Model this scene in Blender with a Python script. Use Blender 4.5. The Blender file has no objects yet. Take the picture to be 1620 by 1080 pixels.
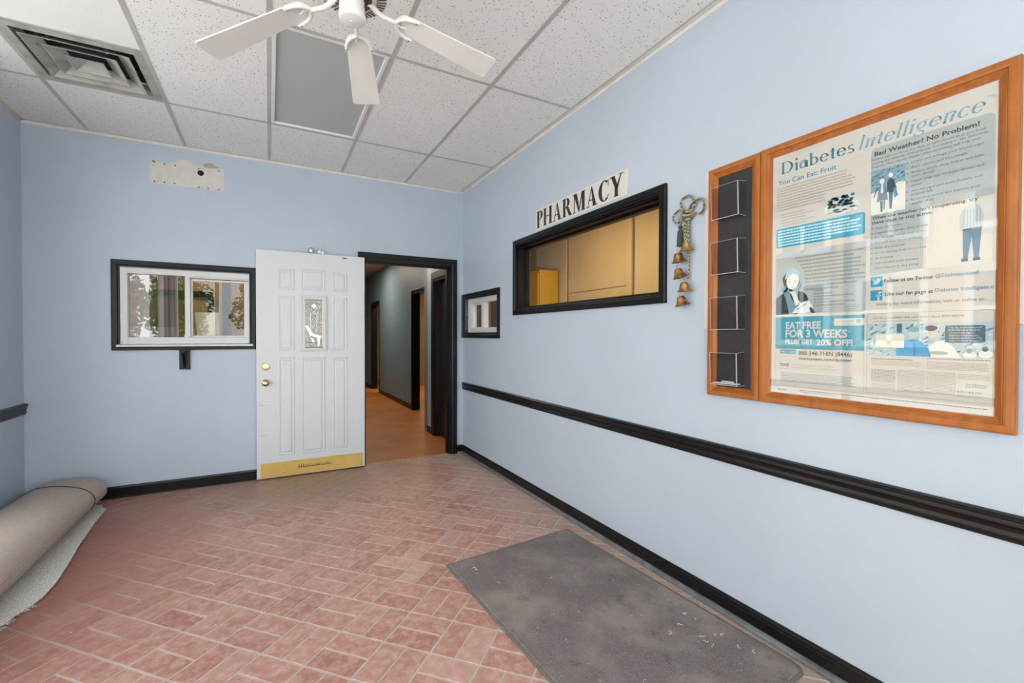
import bpy, math, random
from mathutils import Vector, Matrix
random.seed(7)
sc = bpy.context.scene
COL = sc.collection
# ---------------------------------------------------------------- camera
CX, CY, CZ = -1.860, -4.5805, 1.281
yaw, pit, rol, FPX = 0.4951, -0.0128, 0.0023, 710.8
fw = Vector((math.sin(yaw)*math.cos(pit), math.cos(yaw)*math.cos(pit), math.sin(pit)))
r0 = Vector((math.cos(yaw), -math.sin(yaw), 0)); u0 = r0.cross(fw)
rt = r0*math.cos(rol)+u0*math.sin(rol); up = -r0*math.sin(rol)+u0*math.cos(rol)
cd = bpy.data.cameras.new('camera'); cam = bpy.data.objects.new('camera', cd); COL.objects.link(cam)
cd.sensor_width = 36; cd.lens = FPX/1620*36; cd.clip_start = .02
M = Matrix((rt, up, -fw)).transposed().to_4x4(); M.translation = (CX, CY, CZ)
cam.matrix_world = M; sc.camera = cam
# ---------------------------------------------------------------- view, world, daylight
vs = sc.view_settings
sc.display_settings.display_device = 'sRGB'
vs.view_transform = 'Standard'; vs.look = 'None'; vs.gamma = 1; vs.use_curve_mapping = False
vs.exposure = -0.48
w = bpy.data.worlds.new('sky'); sc.world = w; w.use_nodes = True
bg = w.node_tree.nodes['Background']
bg.inputs[0].default_value = (.92, .96, 1, 1); bg.inputs[1].default_value = 6.5
XL, YF, H = -3.442, -5.3, 2.841          # left wall, front wall, ceiling height
GL = (-5.22, -1.0, .30, 2.74)             # left wall glazing: y0,y1,z0,z1
GF = (-3.36, -.25, .1, 2.74)              # front glazing: x0,x1,z0,z1

def area(name, loc, rot, sx, sy, power, color, portal=False):
    l = bpy.data.lights.new(name, 'AREA'); l.shape = 'RECTANGLE'; l.size = sx; l.size_y = sy
    l.energy = power; l.color = color
    if portal: l.cycles.is_portal = True
    o = bpy.data.objects.new(name, l); COL.objects.link(o); o.location = loc; o.rotation_euler = rot
    return o
PI = math.pi
sl = bpy.data.lights.new('sun', 'SUN'); sl.energy = 26; sl.angle = .02; sl.color = (1, .975, .94)
so = bpy.data.objects.new('sun', sl); COL.objects.link(so); so.rotation_euler = Vector((.45, .45, .95)).to_track_quat('Z', 'Y').to_euler()
area('daylight_portal', (XL-.14, (GL[0]+GL[1])/2, (GL[2]+GL[3])/2), (0, -PI/2, 0), GL[3]-GL[2], GL[1]-GL[0], 1, (1, 1, 1), True)
area('daylight_portal', ((GF[0]+GF[1])/2, YF-.14, (GF[2]+GF[3])/2), (PI/2, 0, 0), GF[1]-GF[0], GF[3]-GF[2], 1, (1, 1, 1), True)
area('corridor_lamp', (-.50, 4.6, 2.70), (0, 0, 0), .6, .6, 50, (1, .86, .66))
area('corridor_lamp', (-.5, 1.6, 2.70), (0, 0, 0), .5, .5, 22, (1, .84, .62))
area('pharmacy_lamp', (.50, -1.1, 2.60), (0, 0, 0), .5, 1.2, 27, (1, .76, .44))
area('back_room_lamp', (-2.4, 1.0, 2.6), (0, 0, 0), .6, .6, 16, (1, .74, .44))
area('side_room_lamp', (1.0, 5.2, 2.6), (0, 0, 0), .5, .9, 70, (1, .78, .42))

# ---------------------------------------------------------------- materials
def lin(c):
    return tuple(((v/255)/12.92 if v/255 <= .04045 else ((v/255+.055)/1.055)**2.4) for v in c)+(1,)
def mat(name, c, rough=.6, metal=0, spec=.5, **kw):
    m = bpy.data.materials.new(name); m.use_nodes = True
    b = m.node_tree.nodes['Principled BSDF']
    b.inputs['Base Color'].default_value = lin(c); b.inputs['Roughness'].default_value = rough
    b.inputs['Metallic'].default_value = metal; b.inputs['Specular IOR Level'].default_value = spec
    for k, v in kw.items(): b.inputs[k].default_value = v
    return m
class NT:
    def __init__(s, m): s.m = m; s.t = m.node_tree; s.b = s.t.nodes['Principled BSDF']
    def n(s, typ, **kw):
        nd = s.t.nodes.new(typ)
        for k, v in kw.items():
            if k in ('ins',):
                for a, b in v.items(): nd.inputs[a].default_value = b
            else: setattr(nd, k, v)
        return nd
    def l(s, a, b): s.t.links.new(a, b)
    def coord(s, scale=(1, 1, 1), rot=(0, 0, 0)):
        tc = s.n('ShaderNodeTexCoord'); mp = s.n('ShaderNodeMapping')
        mp.inputs['Scale'].default_value = scale; mp.inputs['Rotation'].default_value = rot
        s.l(tc.outputs['Object'], mp.inputs[0]); return mp.outputs[0]
    def noise(s, vec, scale, detail=4, rough=.55):
        nd = s.n('ShaderNodeTexNoise'); nd.inputs['Scale'].default_value = scale
        nd.inputs['Detail'].default_value = detail; nd.inputs['Roughness'].default_value = rough
        s.l(vec, nd.inputs['Vector']); return nd.outputs['Fac']
    def ramp(s, fac, stops):
        nd = s.n('ShaderNodeValToRGB'); e = nd.color_ramp.elements
        while len(e) < len(stops): e.new(.5)
        for el, (p, c) in zip(e, stops): el.position = p; el.color = c if len(c) == 4 else lin(c)
        s.l(fac, nd.inputs[0]); return nd.outputs[0]
    def mix(s, fac, a, b, mode='MIX'):
        nd = s.n('ShaderNodeMix', data_type='RGBA', blend_type=mode)
        for sock, v in ((nd.inputs[0], fac), (nd.inputs[6], a), (nd.inputs[7], b)):
            if hasattr(v, 'is_output'): s.l(v, sock)
            elif isinstance(v, tuple): sock.default_value = v if len(v) == 4 else lin(v)
            else: sock.default_value = v
        return nd.outputs[2]
    def bump(s, h, strength=.2, dist=.01):
        nd = s.n('ShaderNodeBump'); nd.inputs['Strength'].default_value = strength; nd.inputs['Distance'].default_value = dist
        s.l(h, nd.inputs['Height']); s.l(nd.outputs[0], s.b.inputs['Normal'])
    def base(s, c): s.l(c, s.b.inputs['Base Color'])
def noisy(name, c1, c2, scale, rough=.6, stretch=(1, 1, 1), bump=0, bs=None, **kw):
    m = mat(name, c1, rough, **kw); t = NT(m); v = t.coord(stretch)
    t.base(t.ramp(t.noise(v, scale), [(.3, c1), (.7, c2)]))
    if bump: t.bump(t.noise(v, bs or scale*4), bump)
    return m
def paint(name, c, scuff, rough=.42):
    m = mat(name, c, rough); t = NT(m); v = t.coord()
    a = t.noise(v, 1.3, 3); base = t.ramp(a, [(.3, tuple(int(x*.965) for x in c)), (.7, c)])
    sc_ = t.noise(t.coord((1, 1, .35)), 9, 6, .7)
    msk = t.ramp(sc_, [(.62, (0, 0, 0, 1)), (.78, (.35, .35, .35, 1))])
    t.base(t.mix(msk, base, scuff)); t.bump(t.noise(v, 60, 3), .06)
    return m
M_wall = paint('blue_wall_paint', (183, 195, 209), (166, 182, 194))
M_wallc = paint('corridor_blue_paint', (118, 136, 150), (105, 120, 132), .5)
M_tan = noisy('tan_wall_paint', (178, 152, 120), (160, 134, 102), 3, .7)
M_beige = noisy('beige_wall_board', (205, 178, 128), (192, 165, 115), 2.5, .6)
M_yellow = mat('yellow_cabinet_paint', (200, 158, 50), .5)
M_black = mat('black_gloss_paint', (15, 14, 16), .32, 0, .28)
def black_worn():
    m = mat('worn_black_paint', (22, 21, 23), .3, 0, .3); t = NT(m); v = t.coord()
    f = t.ramp(t.noise(v, 55, 5, .7), [(.70, (0, 0, 0, 1)), (.76, (.8, .8, .8, 1))])
    g = t.ramp(t.noise(v, 7, 3, .6), [(.3, (14, 13, 15)), (.7, (24, 21, 22))])
    t.base(t.mix(f, g, (120, 108, 98))); return m
M_blackw = black_worn()
M_shoe = noisy('grey_shoe_moulding', (112, 116, 118), (82, 84, 86), 14, .5)
M_darkwood = noisy('dark_brown_door_wood', (40, 26, 20), (26, 17, 14), 6, .35, (1, 1, .15))
M_white = mat('white_gloss_paint', (232, 232, 230), .35)
def doorwhite():
    m = mat('white_door_paint', (222, 224, 226), .38); t = NT(m); v = t.coord()
    f = t.ramp(t.noise(v, 6, 6, .7), [(.60, (0, 0, 0, 1)), (.8, (.5, .5, .5, 1))])
    t.base(t.mix(f, (211, 213, 215), (180, 180, 177))); return m
M_door = doorwhite()
M_vinyl = mat('white_vinyl', (210, 210, 208), .35)
M_plaster = noisy('bare_plaster', (212, 208, 203), (200, 196, 190), 14, .8)
M_stain = mat('ochre_adhesive_stain', (168, 162, 128), .8)
M_hole = mat('dark_hole', (38, 20, 18), .9)
M_fan = mat('white_fan_enamel', (232, 232, 228), .3)
M_blade = noisy('white_fan_blade', (240, 238, 234), (226, 222, 217), 3, .45, (1, 1, 1))
M_brown = mat('brown_metal', (84, 60, 46), .5)
M_brass = mat('polished_brass', (206, 184, 134), .22, 1)
M_bell = noisy('antique_brass', (206, 164, 112), (158, 120, 80), 40, .38, metal=1)
M_silver = mat('brushed_silver', (190, 192, 194), .3, 1)
M_clearpl = mat('clear_plastic_bow', (235, 240, 245), .1)
M_rope = None
def rope():
    m = mat('green_gold_rope', (100, 100, 70), .6); t = NT(m)
    wv = t.n('ShaderNodeTexWave'); wv.inputs['Scale'].default_value = 36; wv.inputs['Distortion'].default_value = 1.5; wv.bands_direction = 'DIAGONAL'
    t.l(t.coord(), wv.inputs[0]); t.base(t.ramp(wv.outputs['Fac'], [(.35, (70, 78, 58)), (.6, (168, 158, 118))])); return m
M_rope = rope()
M_tassel = noisy('dark_green_tassel', (66, 78, 62), (44, 54, 44), 60, .8)
def oak():
    m = mat('honey_oak', (190, 118, 52), .32); t = NT(m)
    v = t.coord((7, 7, 1.3)); n1 = t.noise(v, 4, 5, .6)
    wv = t.n('ShaderNodeTexWave'); wv.inputs['Scale'].default_value = 2.2; wv.inputs['Distortion'].default_value = 6; wv.inputs['Detail'].default_value = 3
    t.l(v, wv.inputs[0])
    c = t.ramp(n1, [(.3, (146, 82, 30)), (.7, (172, 106, 48))])
    t.base(t.mix(t.ramp(wv.outputs['Fac'], [(.0, (.35, .35, .35, 1)), (.35, (0, 0, 0, 1))]), c, (128, 64, 18))); return m
M_oak = oak(); M_oak.node_tree.nodes['Principled BSDF'].inputs['Specular IOR Level'].default_value = .3
M_felt = noisy('charcoal_backing', (54, 52, 54), (44, 43, 45), 30, .9)
M_paper = mat('poster_paper', (200, 197, 192), .6)
M_card = mat('white_card', (226, 224, 218), .6)
def tilemat():
    m = mat('terracotta_floor_tile', (185, 125, 108), .42); t = NT(m); v = t.coord()
    at = t.n('ShaderNodeAttribute', attribute_name='tile_tone')
    a = t.ramp(at.outputs['Fac'], [(0, (164, 114, 101)), (.35, (174, 130, 116)), (.7, (156, 104, 90)), (1, (180, 142, 130))])
    n1 = t.noise(v, 22, 6, .7)
    a = t.mix(t.ramp(n1, [(.42, (0, 0, 0, 1)), (.72, (.75, .75, .75, 1))]), a, (208, 176, 162))
    n2 = t.noise(v, 45, 5, .65)
    a = t.mix(t.ramp(n2, [(.60, (0, 0, 0, 1)), (.7, (.5, .5, .5, 1))]), a, (150, 84, 68))
    # trodden-in dirt film in front of the doorway, and reddish tiles in the far left corner
    sx = t.n('ShaderNodeSeparateXYZ'); t.l(v, sx.inputs[0]); ed = t.n('ShaderNodeMath', operation='MULTIPLY_ADD'); t.l(t.noise(v, 4, 4), ed.inputs[0]); ed.inputs[1].default_value = -.5; t.l(sx.outputs[0], ed.inputs[2])
    mr = t.n('ShaderNodeMapRange'); t.l(ed.outputs[0], mr.inputs[0]); mr.inputs[1].default_value = -.75; mr.inputs[2].default_value = -.25; mr.inputs[4].default_value = .75
    a = t.mix(mr.outputs[0], a, (176, 158, 146))
    a = t.mix(dirtmask(t), a, (150, 124, 104))
    a = t.mix(redmask(t), a, (142, 84, 68))
    t.base(a); t.bump(n1, .12, .004); return m
def posmask(t, cx, cy, r0_, r1_, sx=1, sy=1, k=.35):
    g = t.n('ShaderNodeTexCoord')
    mp = t.n('ShaderNodeMapping'); mp.inputs['Location'].default_value = (-cx*sx, -cy*sy, 0); mp.inputs['Scale'].default_value = (sx, sy, 0)
    t.l(g.outputs['Object'], mp.inputs[0])
    ln = t.n('ShaderNodeVectorMath', operation='LENGTH'); t.l(mp.outputs[0], ln.inputs[0])
    nz = t.noise(g.outputs['Object'], 5, 5, .6)
    ad = t.n('ShaderNodeMath', operation='MULTIPLY_ADD'); t.l(nz, ad.inputs[0]); ad.inputs[1].default_value = k; t.l(ln.outputs['Value'], ad.inputs[2])
    return t.ramp(ad.outputs[0], [(r0_, (.8, .8, .8, 1)), (r1_, (0, 0, 0, 1))])
def dirtmask(t): return posmask(t, -1.55, -.35, .35, .95, .62, 1.0)
def redmask(t): return posmask(t, -2.85, -1.2, .40, 1.2, 1.0, .5)
M_tile = tilemat()
def groutmat():
    m = mat('grey_grout', (196, 186, 176), .85); t = NT(m); v = t.coord()
    a = t.ramp(t.noise(v, 12, 5), [(.3, (172, 164, 156)), (.7, (190, 182, 173))])
    a = t.mix(dirtmask(t), a, (142, 122, 106)); a = t.mix(redmask(t), a, (120, 108, 102)); t.base(a); return m
M_grout = groutmat()
def corfloor():
    m = mat('worn_orange_brown_floor', (160, 105, 58), .5); t = NT(m); v = t.coord((1, 1, 1))
    a = t.ramp(t.noise(v, 3, 6, .6), [(.3, (190, 118, 58)), (.7, (156, 94, 44))])
    a = t.mix(t.ramp(t.noise(t.coord((6, 1.5, 1)), 5, 6, .7), [(.62, (0, 0, 0, 1)), (.75, (.6, .6, .6, 1))]), a, (196, 170, 140))
    t.base(a); t.bump(t.noise(v, 80), .2); return m
M_cfloor = corfloor()
def ceilmat(name, c, dots=True):
    m = mat(name, c, .85); t = NT(m); v = t.coord()
    a = t.ramp(t.noise(v, 1.1, 3), [(.3, c), (.7, tuple(int(x*.97) for x in c))])
    if dots:
        vo = t.n('ShaderNodeTexVoronoi'); vo.inputs['Scale'].default_value = 88; t.l(v, vo.inputs['Vector'])
        sp = t.n('ShaderNodeSeparateColor'); t.l(vo.outputs['Color'], sp.inputs[0])
        rad = t.n('ShaderNodeMath', operation='MULTIPLY'); t.l(sp.outputs[0], rad.inputs[0]); rad.inputs[1].default_value = .31
        lt = t.n('ShaderNodeMath', operation='LESS_THAN'); t.l(vo.outputs['Distance'], lt.inputs[0]); t.l(rad.outputs[0], lt.inputs[1])
        gt = t.n('ShaderNodeMath', operation='GREATER_THAN'); t.l(sp.outputs[1], gt.inputs[0]); gt.inputs[1].default_value = .34
        mm = t.n('ShaderNodeMath', operation='MULTIPLY'); t.l(lt.outputs[0], mm.inputs[0]); t.l(gt.outputs[0], mm.inputs[1])
        a = t.mix(mm.outputs[0], a, (118, 106, 100))
    t.base(a); t.bump(t.noise(v, 90), .15); return m
M_ceil = ceilmat('fissured_ceiling_tile', (243, 242, 240))
M_ceilw = ceilmat('plain_ceiling_tile', (244, 243, 241), False)
M_tbar = noisy('grey_ceiling_grid', (196, 193, 190), (178, 175, 172), 4, .5)
M_angle = noisy('white_wall_angle', (226, 224, 218), (206, 202, 195), 8, .5)
M_panel = mat('grey_light_panel', (182, 184, 185), .35)
def ventmat():
    m = mat('dusty_white_vent', (190, 188, 182), .5); t = NT(m); v = t.coord()
    t.base(t.mix(t.ramp(t.noise(v, 7, 4), [(.45, (0, 0, 0, 1)), (.75, (.8, .8, .8, 1))]), (178, 176, 170), (116, 108, 102))); return m
M_vent = ventmat()
M_ventin = mat('vent_throat', (46, 40, 38), .8)
def fleece(name, c1, c2, s, bmp=.5):
    m = mat(name, c1, .95, spec=.1); t = NT(m); v = t.coord()
    t.base(t.ramp(t.noise(v, s, 2, .8), [(.35, c1), (.65, c2)])); t.bump(t.noise(v, s), bmp, .006); return m
M_pile = fleece('pale_carpet_pile', (176, 174, 166), (246, 244, 238), 170)
def burlap():
    m = mat('woven_carpet_backing', (150, 130, 118), .9, spec=.15); t = NT(m); v = t.coord()
    w1 = t.n('ShaderNodeTexWave'); w1.bands_direction = 'X'; w1.inputs['Scale'].default_value = 60; w1.inputs['Distortion'].default_value = 1.2; t.l(v, w1.inputs[0])
    w2 = t.n('ShaderNodeTexWave'); w2.bands_direction = 'Y'; w2.inputs['Scale'].default_value = 55; w2.inputs['Distortion'].default_value = 1.2; t.l(v, w2.inputs[0])
    a = t.mix(.5, w1.outputs['Color'], w2.outputs['Color'])
    n1 = t.noise(t.coord((4, 1, 4)), 16, 4, .7)
    c = t.mix(t.ramp(a, [(.25, (0, 0, 0, 1)), (.7, (1, 1, 1, 1))]), (166, 151, 141), (194, 181, 171))
    t.base(t.mix(t.ramp(n1, [(.45, (0, 0, 0, 1)), (.65, (.5, .5, .5, 1))]), c, (170, 153, 138))); t.bump(a, .2, .002); return m
M_burlap = burlap()
def matcarpet():
    m = mat('grey_mat_pile', (104, 96, 94), .95, spec=.1); t = NT(m); v = t.coord()
    a = t.ramp(t.noise(v, 260, 2, .9), [(.35, (98, 90, 88)), (.65, (138, 130, 128))])
    a = t.mix(t.ramp(t.noise(v, 3.2, 5, .6), [(.45, (0, 0, 0, 1)), (.62, (.6, .6, .6, 1))]), a, (156, 147, 140))
    a = t.mix(t.ramp(t.noise(v, 9, 4, .7), [(.58, (0, 0, 0, 1)), (.7, (.5, .5, .5, 1))]), a, (86, 78, 76))
    a = t.mix(t.ramp(t.noise(v, 70, 2, .5), [(.74, (0, 0, 0, 1)), (.78, (.9, .9, .9, 1))]), a, (188, 182, 176))
    t.base(a); t.bump(t.noise(v, 260), .5, .004); return m
M_mat = matcarpet()
M_matedge = noisy('olive_grey_mat_binding', (116, 112, 104), (96, 92, 86), 30, .8)
M_lint = mat('white_lint', (222, 214, 204), .9)
def kick():
    m = mat('worn_brass_plate', (206, 166, 84), .42, .35); t = NT(m); v = t.coord()
    f = t.ramp(t.noise(v, 26, 6, .75), [(.66, (0, 0, 0, 1)), (.72, (1, 1, 1, 1))])
    c = t.ramp(t.noise(v, 5, 4), [(.3, (206, 168, 88)), (.7, (224, 190, 112))])
    t.base(t.mix(f, c, (112, 84, 44))); return m
M_kick = kick()
M_resid = mat('brown_adhesive_residue', (118, 84, 40), .7)
def glass(name, k=1.5, tint=(1, 1, 1, 1), rough=0.0):
    m = bpy.data.materials.new(name); m.use_nodes = True; t = m.node_tree; t.nodes.remove(t.nodes['Principled BSDF'])
    out = t.nodes['Material Output']; tr = t.nodes.new('ShaderNodeBsdfTransparent'); tr.inputs[0].default_value = tint
    gl = t.nodes.new('ShaderNodeBsdfGlossy'); gl.inputs['Roughness'].default_value = rough
    lw = t.nodes.new('ShaderNodeLayerWeight'); lw.inputs[0].default_value = .5
    pw = t.nodes.new('ShaderNodeMath'); pw.operation = 'POWER'; pw.inputs[1].default_value = 5; t.links.new(lw.outputs['Facing'], pw.inputs[0])
    R0 = ((k-1)/(k+1))**2; fr = t.nodes.new('ShaderNodeMath'); fr.operation = 'MULTIPLY_ADD'; fr.inputs[1].default_value = 1-R0; fr.inputs[2].default_value = R0; t.links.new(pw.outputs[0], fr.inputs[0]); mx = t.nodes.new('ShaderNodeMixShader')
    t.links.new(fr.outputs[0], mx.inputs[0]); t.links.new(tr.outputs[0], mx.inputs[1]); t.links.new(gl.outputs[0], mx.inputs[2]); t.links.new(mx.outputs[0], out.inputs[0])
    return m
M_glass = glass('clear_glass', 1.5, (.97, .98, .97, 1))
M_glassw = glass('reflective_window_glass', 2.5, (.66, .64, .60, 1))
M_glasso = glass('shop_glass', 1.2, (.98, .99, .98, 1))
M_glassp = glass('thin_glass', 1.4, (.98, .98, .97, 1))
M_acryl = glass('clear_acrylic', 1.45, (.86, .86, .87, 1), .03)
M_acedge = mat('acrylic_edge', (205, 205, 208), .15, Alpha=.75)
def leaded():
    m = mat('leaded_textured_glass', (206, 212, 216), .12, spec=.9); t = NT(m); v = t.coord()
    vo = t.n('ShaderNodeTexVoronoi'); vo.inputs['Scale'].default_value = 90; t.l(v, vo.inputs['Vector'])
    n1 = t.noise(v, 16, 5, .7)
    t.base(t.ramp(n1, [(.3, (196, 202, 208)), (.5, (178, 184, 176)), (.7, (222, 224, 226))])); t.bump(vo.outputs['Distance'], .6, .01)
    t.b.inputs['Metallic'].default_value = .35; return m
M_lead = leaded()
M_bevelg = mat('bevelled_glass', (232, 236, 242), .06, .5)
FLAT = {}
def flat(c, rough=.6):
    if c not in FLAT: FLAT[c] = mat('print_ink_%02x%02x%02x' % c, c, rough)
    return FLAT[c]
M_asph = noisy('grey_pavement', (192, 192, 190), (178, 178, 176), 2, .9)
M_leafs = [noisy('green_leaves', (70, 96, 34), (98, 120, 46), 2, .7), noisy('autumn_leaves', (116, 78, 26), (92, 70, 26), 2, .7), noisy('deep_green_leaves', (60, 92, 46), (84, 112, 56), 2, .7)]
M_bark = mat('tree_bark', (110, 92, 74), .9)
M_fac = noisy('beige_facade', (206, 186, 158), (192, 170, 142), 1, .9)
M_winout = mat('dark_window_pane', (60, 74, 84), .1)
M_alu = mat('white_aluminium', (225, 226, 226), .4)

# ---------------------------------------------------------------- mesh helpers
class MB:
    def __init__(s): s.v = []; s.f = []; s.m = []; s.mats = []
    def mi(s, m):
        if m not in s.mats: s.mats.append(m)
        return s.mats.index(m)
    def add(s, vs_, fs, m):
        o = len(s.v); s.v += [tuple(x) for x in vs_]; k = s.mi(m)
        for f in fs: s.f.append(tuple(o+i for i in f)); s.m.append(k)
        return s
    def box(s, x0, x1, y0, y1, z0, z1, m):
        x0, x1 = sorted((x0, x1)); y0, y1 = sorted((y0, y1)); z0, z1 = sorted((z0, z1))
        V = [(x, y, z) for z in (z0, z1) for y in (y0, y1) for x in (x0, x1)]
        return s.add(V, [(0, 2, 3, 1), (4, 5, 7, 6), (0, 1, 5, 4), (2, 6, 7, 3), (0, 4, 6, 2), (1, 3, 7, 5)], m)
    def obox(s, c, ax, ay, az, m):   # oriented box: centre and three half vectors
        c, ax, ay, az = map(Vector, (c, ax, ay, az))
        V = [c+i*ax+j*ay+k*az for k in (-1, 1) for j in (-1, 1) for i in (-1, 1)]
        return s.add(V, [(0, 2, 3, 1), (4, 5, 7, 6), (0, 1, 5, 4), (2, 6, 7, 3), (0, 4, 6, 2), (1, 3, 7, 5)], m)
    def poly(s, pts, m): return s.add(pts, [tuple(range(len(pts)))], m)
    def loft(s, rings, m, closed=True, caps=True):
        n = len(rings[0]); V = [p for r in rings for p in r]; F = []
        for a in range(len(rings)-1):
            for i in range(n if closed else n-1):
                j = (i+1) % n; F.append((a*n+i, a*n+j, (a+1)*n+j, (a+1)*n+i))
        if caps and closed: F.append(tuple(reversed(range(n)))); F.append(tuple((len(rings)-1)*n+i for i in range(n)))
        return s.add(V, F, m)
    def prism(s, pts, d, m):   # polygon extruded by vector d
        d = Vector(d); return s.loft([[Vector(p) for p in pts], [Vector(p)+d for p in pts]], m)
    def tube(s, path, r, m, n=8, caps=True):
        path = [Vector(p) for p in path]; rings = []; rr = r if isinstance(r, (list, tuple)) else [r]*len(path)
        up_ = None
        for i, p in enumerate(path):
            d = (path[min(i+1, len(path)-1)]-path[max(i-1, 0)]).normalized()
            if up_ is None: up_ = d.orthogonal().normalized()
            up_ = (up_-d*up_.dot(d)); up_ = up_.normalized() if up_.length > 1e-6 else d.orthogonal().normalized()
            b = d.cross(up_)
            rings.append([p+(up_*math.cos(2*PI*k/n)+b*math.sin(2*PI*k/n))*rr[i] for k in range(n)])
        return s.loft(rings, m, True, caps)
    def lathe(s, c, ax, prof, m, n=24):   # prof: (radius, distance along axis)
        c = Vector(c); ax = Vector(ax).normalized(); u = ax.orthogonal().normalized(); v = ax.cross(u)
        return s.loft([[c+ax*h+(u*math.cos(2*PI*k/n)+v*math.sin(2*PI*k/n))*max(r, 1e-4) for k in range(n)] for r, h in prof], m)
    def build(s, name, parent=None, smooth=False, **props):
        me = bpy.data.meshes.new(name)
        off = Vector((0, 0, 0))
        if parent is not None:
            p = parent
            while p is not None: off += p.location; p = p.parent
        own = Vector((0, 0, 0))
        if parent is None and s.v:
            xs = [v[0] for v in s.v]; ys = [v[1] for v in s.v]; zs = [v[2] for v in s.v]
            own = Vector(((min(xs)+max(xs))/2, (min(ys)+max(ys))/2, min(zs)))
            if props.get('kind') == 'structure' or props.pop('world', False): own = Vector((0, 0, 0))
        me.from_pydata([tuple(Vector(v)-off-own) for v in s.v], [], s.f)
        for m in s.mats: me.materials.append(m)
        me.polygons.foreach_set('material_index', s.m)
        if smooth: me.polygons.foreach_set('use_smooth', [True]*len(s.f))
        me.update()
        o = bpy.data.objects.new(name, me); COL.objects.link(o); o.location = own
        if parent is not None: o.parent = parent
        if smooth:
            try: me.set_sharp_from_angle(angle=math.radians(40))
            except Exception: pass
        for k, v in props.items(): o[k] = v
        return o
def thing(name, label, cat, loc, **kw):
    o = bpy.data.objects.new(name, None); COL.objects.link(o); o.location = loc; o.empty_display_size = .05
    o['label'] = label; o['category'] = cat
    for k, v in kw.items(): o[k] = v
    return o
def bevel(o, w_=.003, seg=2):
    md = o.modifiers.new('bevel', 'BEVEL'); md.width = w_; md.segments = seg; md.limit_method = 'ANGLE'; md.angle_limit = math.radians(40)
    return o
def wallmesh(axis, at, th, a0, a1, z0, z1, holes, m):
    """wall in plane axis=at .. at+th, spanning a0..a1, z0..z1, with rectangular holes (a0,a1,z0,z1)"""
    mb = MB(); A = sorted({a0, a1, *[h[0] for h in holes], *[h[1] for h in holes]}); Z = sorted({z0, z1, *[h[2] for h in holes], *[h[3] for h in holes]})
    A = [a for a in A if a0 <= a <= a1]; Z = [z for z in Z if z0 <= z <= z1]
    def hole(i, j):
        if i < 0 or j < 0 or i >= len(A)-1 or j >= len(Z)-1: return True
        ca, cz = (A[i]+A[i+1])/2, (Z[j]+Z[j+1])/2
        return any(h[0] < ca < h[1] and h[2] < cz < h[3] for h in holes)
    P = (lambda a, t, z: (at+t, a, z)) if axis == 'x' else (lambda a, t, z: (a, at+t, z))
    for i in range(len(A)-1):
        for j in range(len(Z)-1):
            if hole(i, j): continue
            b0, b1, c0, c1 = A[i], A[i+1], Z[j], Z[j+1]
            mb.poly([P(b0, 0, c0), P(b1, 0, c0), P(b1, 0, c1), P(b0, 0, c1)], m)
            mb.poly([P(b0, th, c0), P(b0, th, c1), P(b1, th, c1), P(b1, th, c0)], m)
            if hole(i-1, j): mb.poly([P(b0, 0, c0), P(b0, 0, c1), P(b0, th, c1), P(b0, th, c0)], m)
            if hole(i+1, j): mb.poly([P(b1, 0, c0), P(b1, th, c0), P(b1, th, c1), P(b1, 0, c1)], m)
            if hole(i, j-1): mb.poly([P(b0, 0, c0), P(b0, th, c0), P(b1, th, c0), P(b1, 0, c0)], m)
            if hole(i, j+1): mb.poly([P(b0, 0, c1), P(b1, 0, c1), P(b1, th, c1), P(b0, th, c1)], m)
    return mb
def casing(mb, axis, at, out, a0, a1, z0, z1, w_, m, wb=None, sides='LRTB', depth=.02):
    """flat picture-frame casing outside of a0..a1,z0..z1 outer edges, mitred; out=+-1 side it stands off"""
    wb = w_ if wb is None else wb
    P = (lambda a, t, z: (at+t*out, a, z)) if axis == 'x' else (lambda a, t, z: (a, at+t*out, z))
    o = [(a0, z0), (a1, z0), (a1, z1), (a0, z1)]; i = [(a0+w_, z0+wb), (a1-w_, z0+wb), (a1-w_, z1-w_), (a0+w_, z1-w_)]
    for k, sd in enumerate('BRTL'):
        if sd not in sides: continue
        n = (k+1) % 4; oo = [o[k], o[n]]; ii = [i[k], i[n]]
        if 'B' not in sides and sd in 'RL':
            oo = [(q[0], z0) if q[1] == z0 else q for q in oo]; ii = [(q[0], z0) if abs(q[1]-(z0+wb)) < 1e-9 else q for q in ii]
        def mid(p, q, t): return (p[0]*(1-t)+q[0]*t, p[1]*(1-t)+q[1]*t)
        sec = [(0, 0), (0, depth*.85), (.12, depth), (.7, depth), (.82, depth*.7), (1, depth*.62), (1, 0)]
        rings = []
        for e in range(2):
            rings.append([P(*(lambda q, d: (q[0], d, q[1]))(mid(oo[e], ii[e], t), d)) for t, d in sec])
        mb.loft(rings, m)
    return mb
def profile_run(prof, p0, p1, nrm, m, mb=None, m0=0, m1=0):
    """extrude (depth, z) profile from p0 to p1 (xy), depth along nrm; m0/m1 mitre shift per depth"""
    mb = mb or MB(); p0 = Vector((*p0, 0)); p1 = Vector((*p1, 0)); d = (p1-p0).normalized(); n = Vector((*nrm, 0))
    r0_ = [p0+n*a+Vector((0, 0, z))+d*(a*m0) for a, z in prof]; r1_ = [p1+n*a+Vector((0, 0, z))-d*(a*m1) for a, z in prof]
    return mb.loft([r0_, r1_], m)
S = dict(kind='structure')

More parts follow.
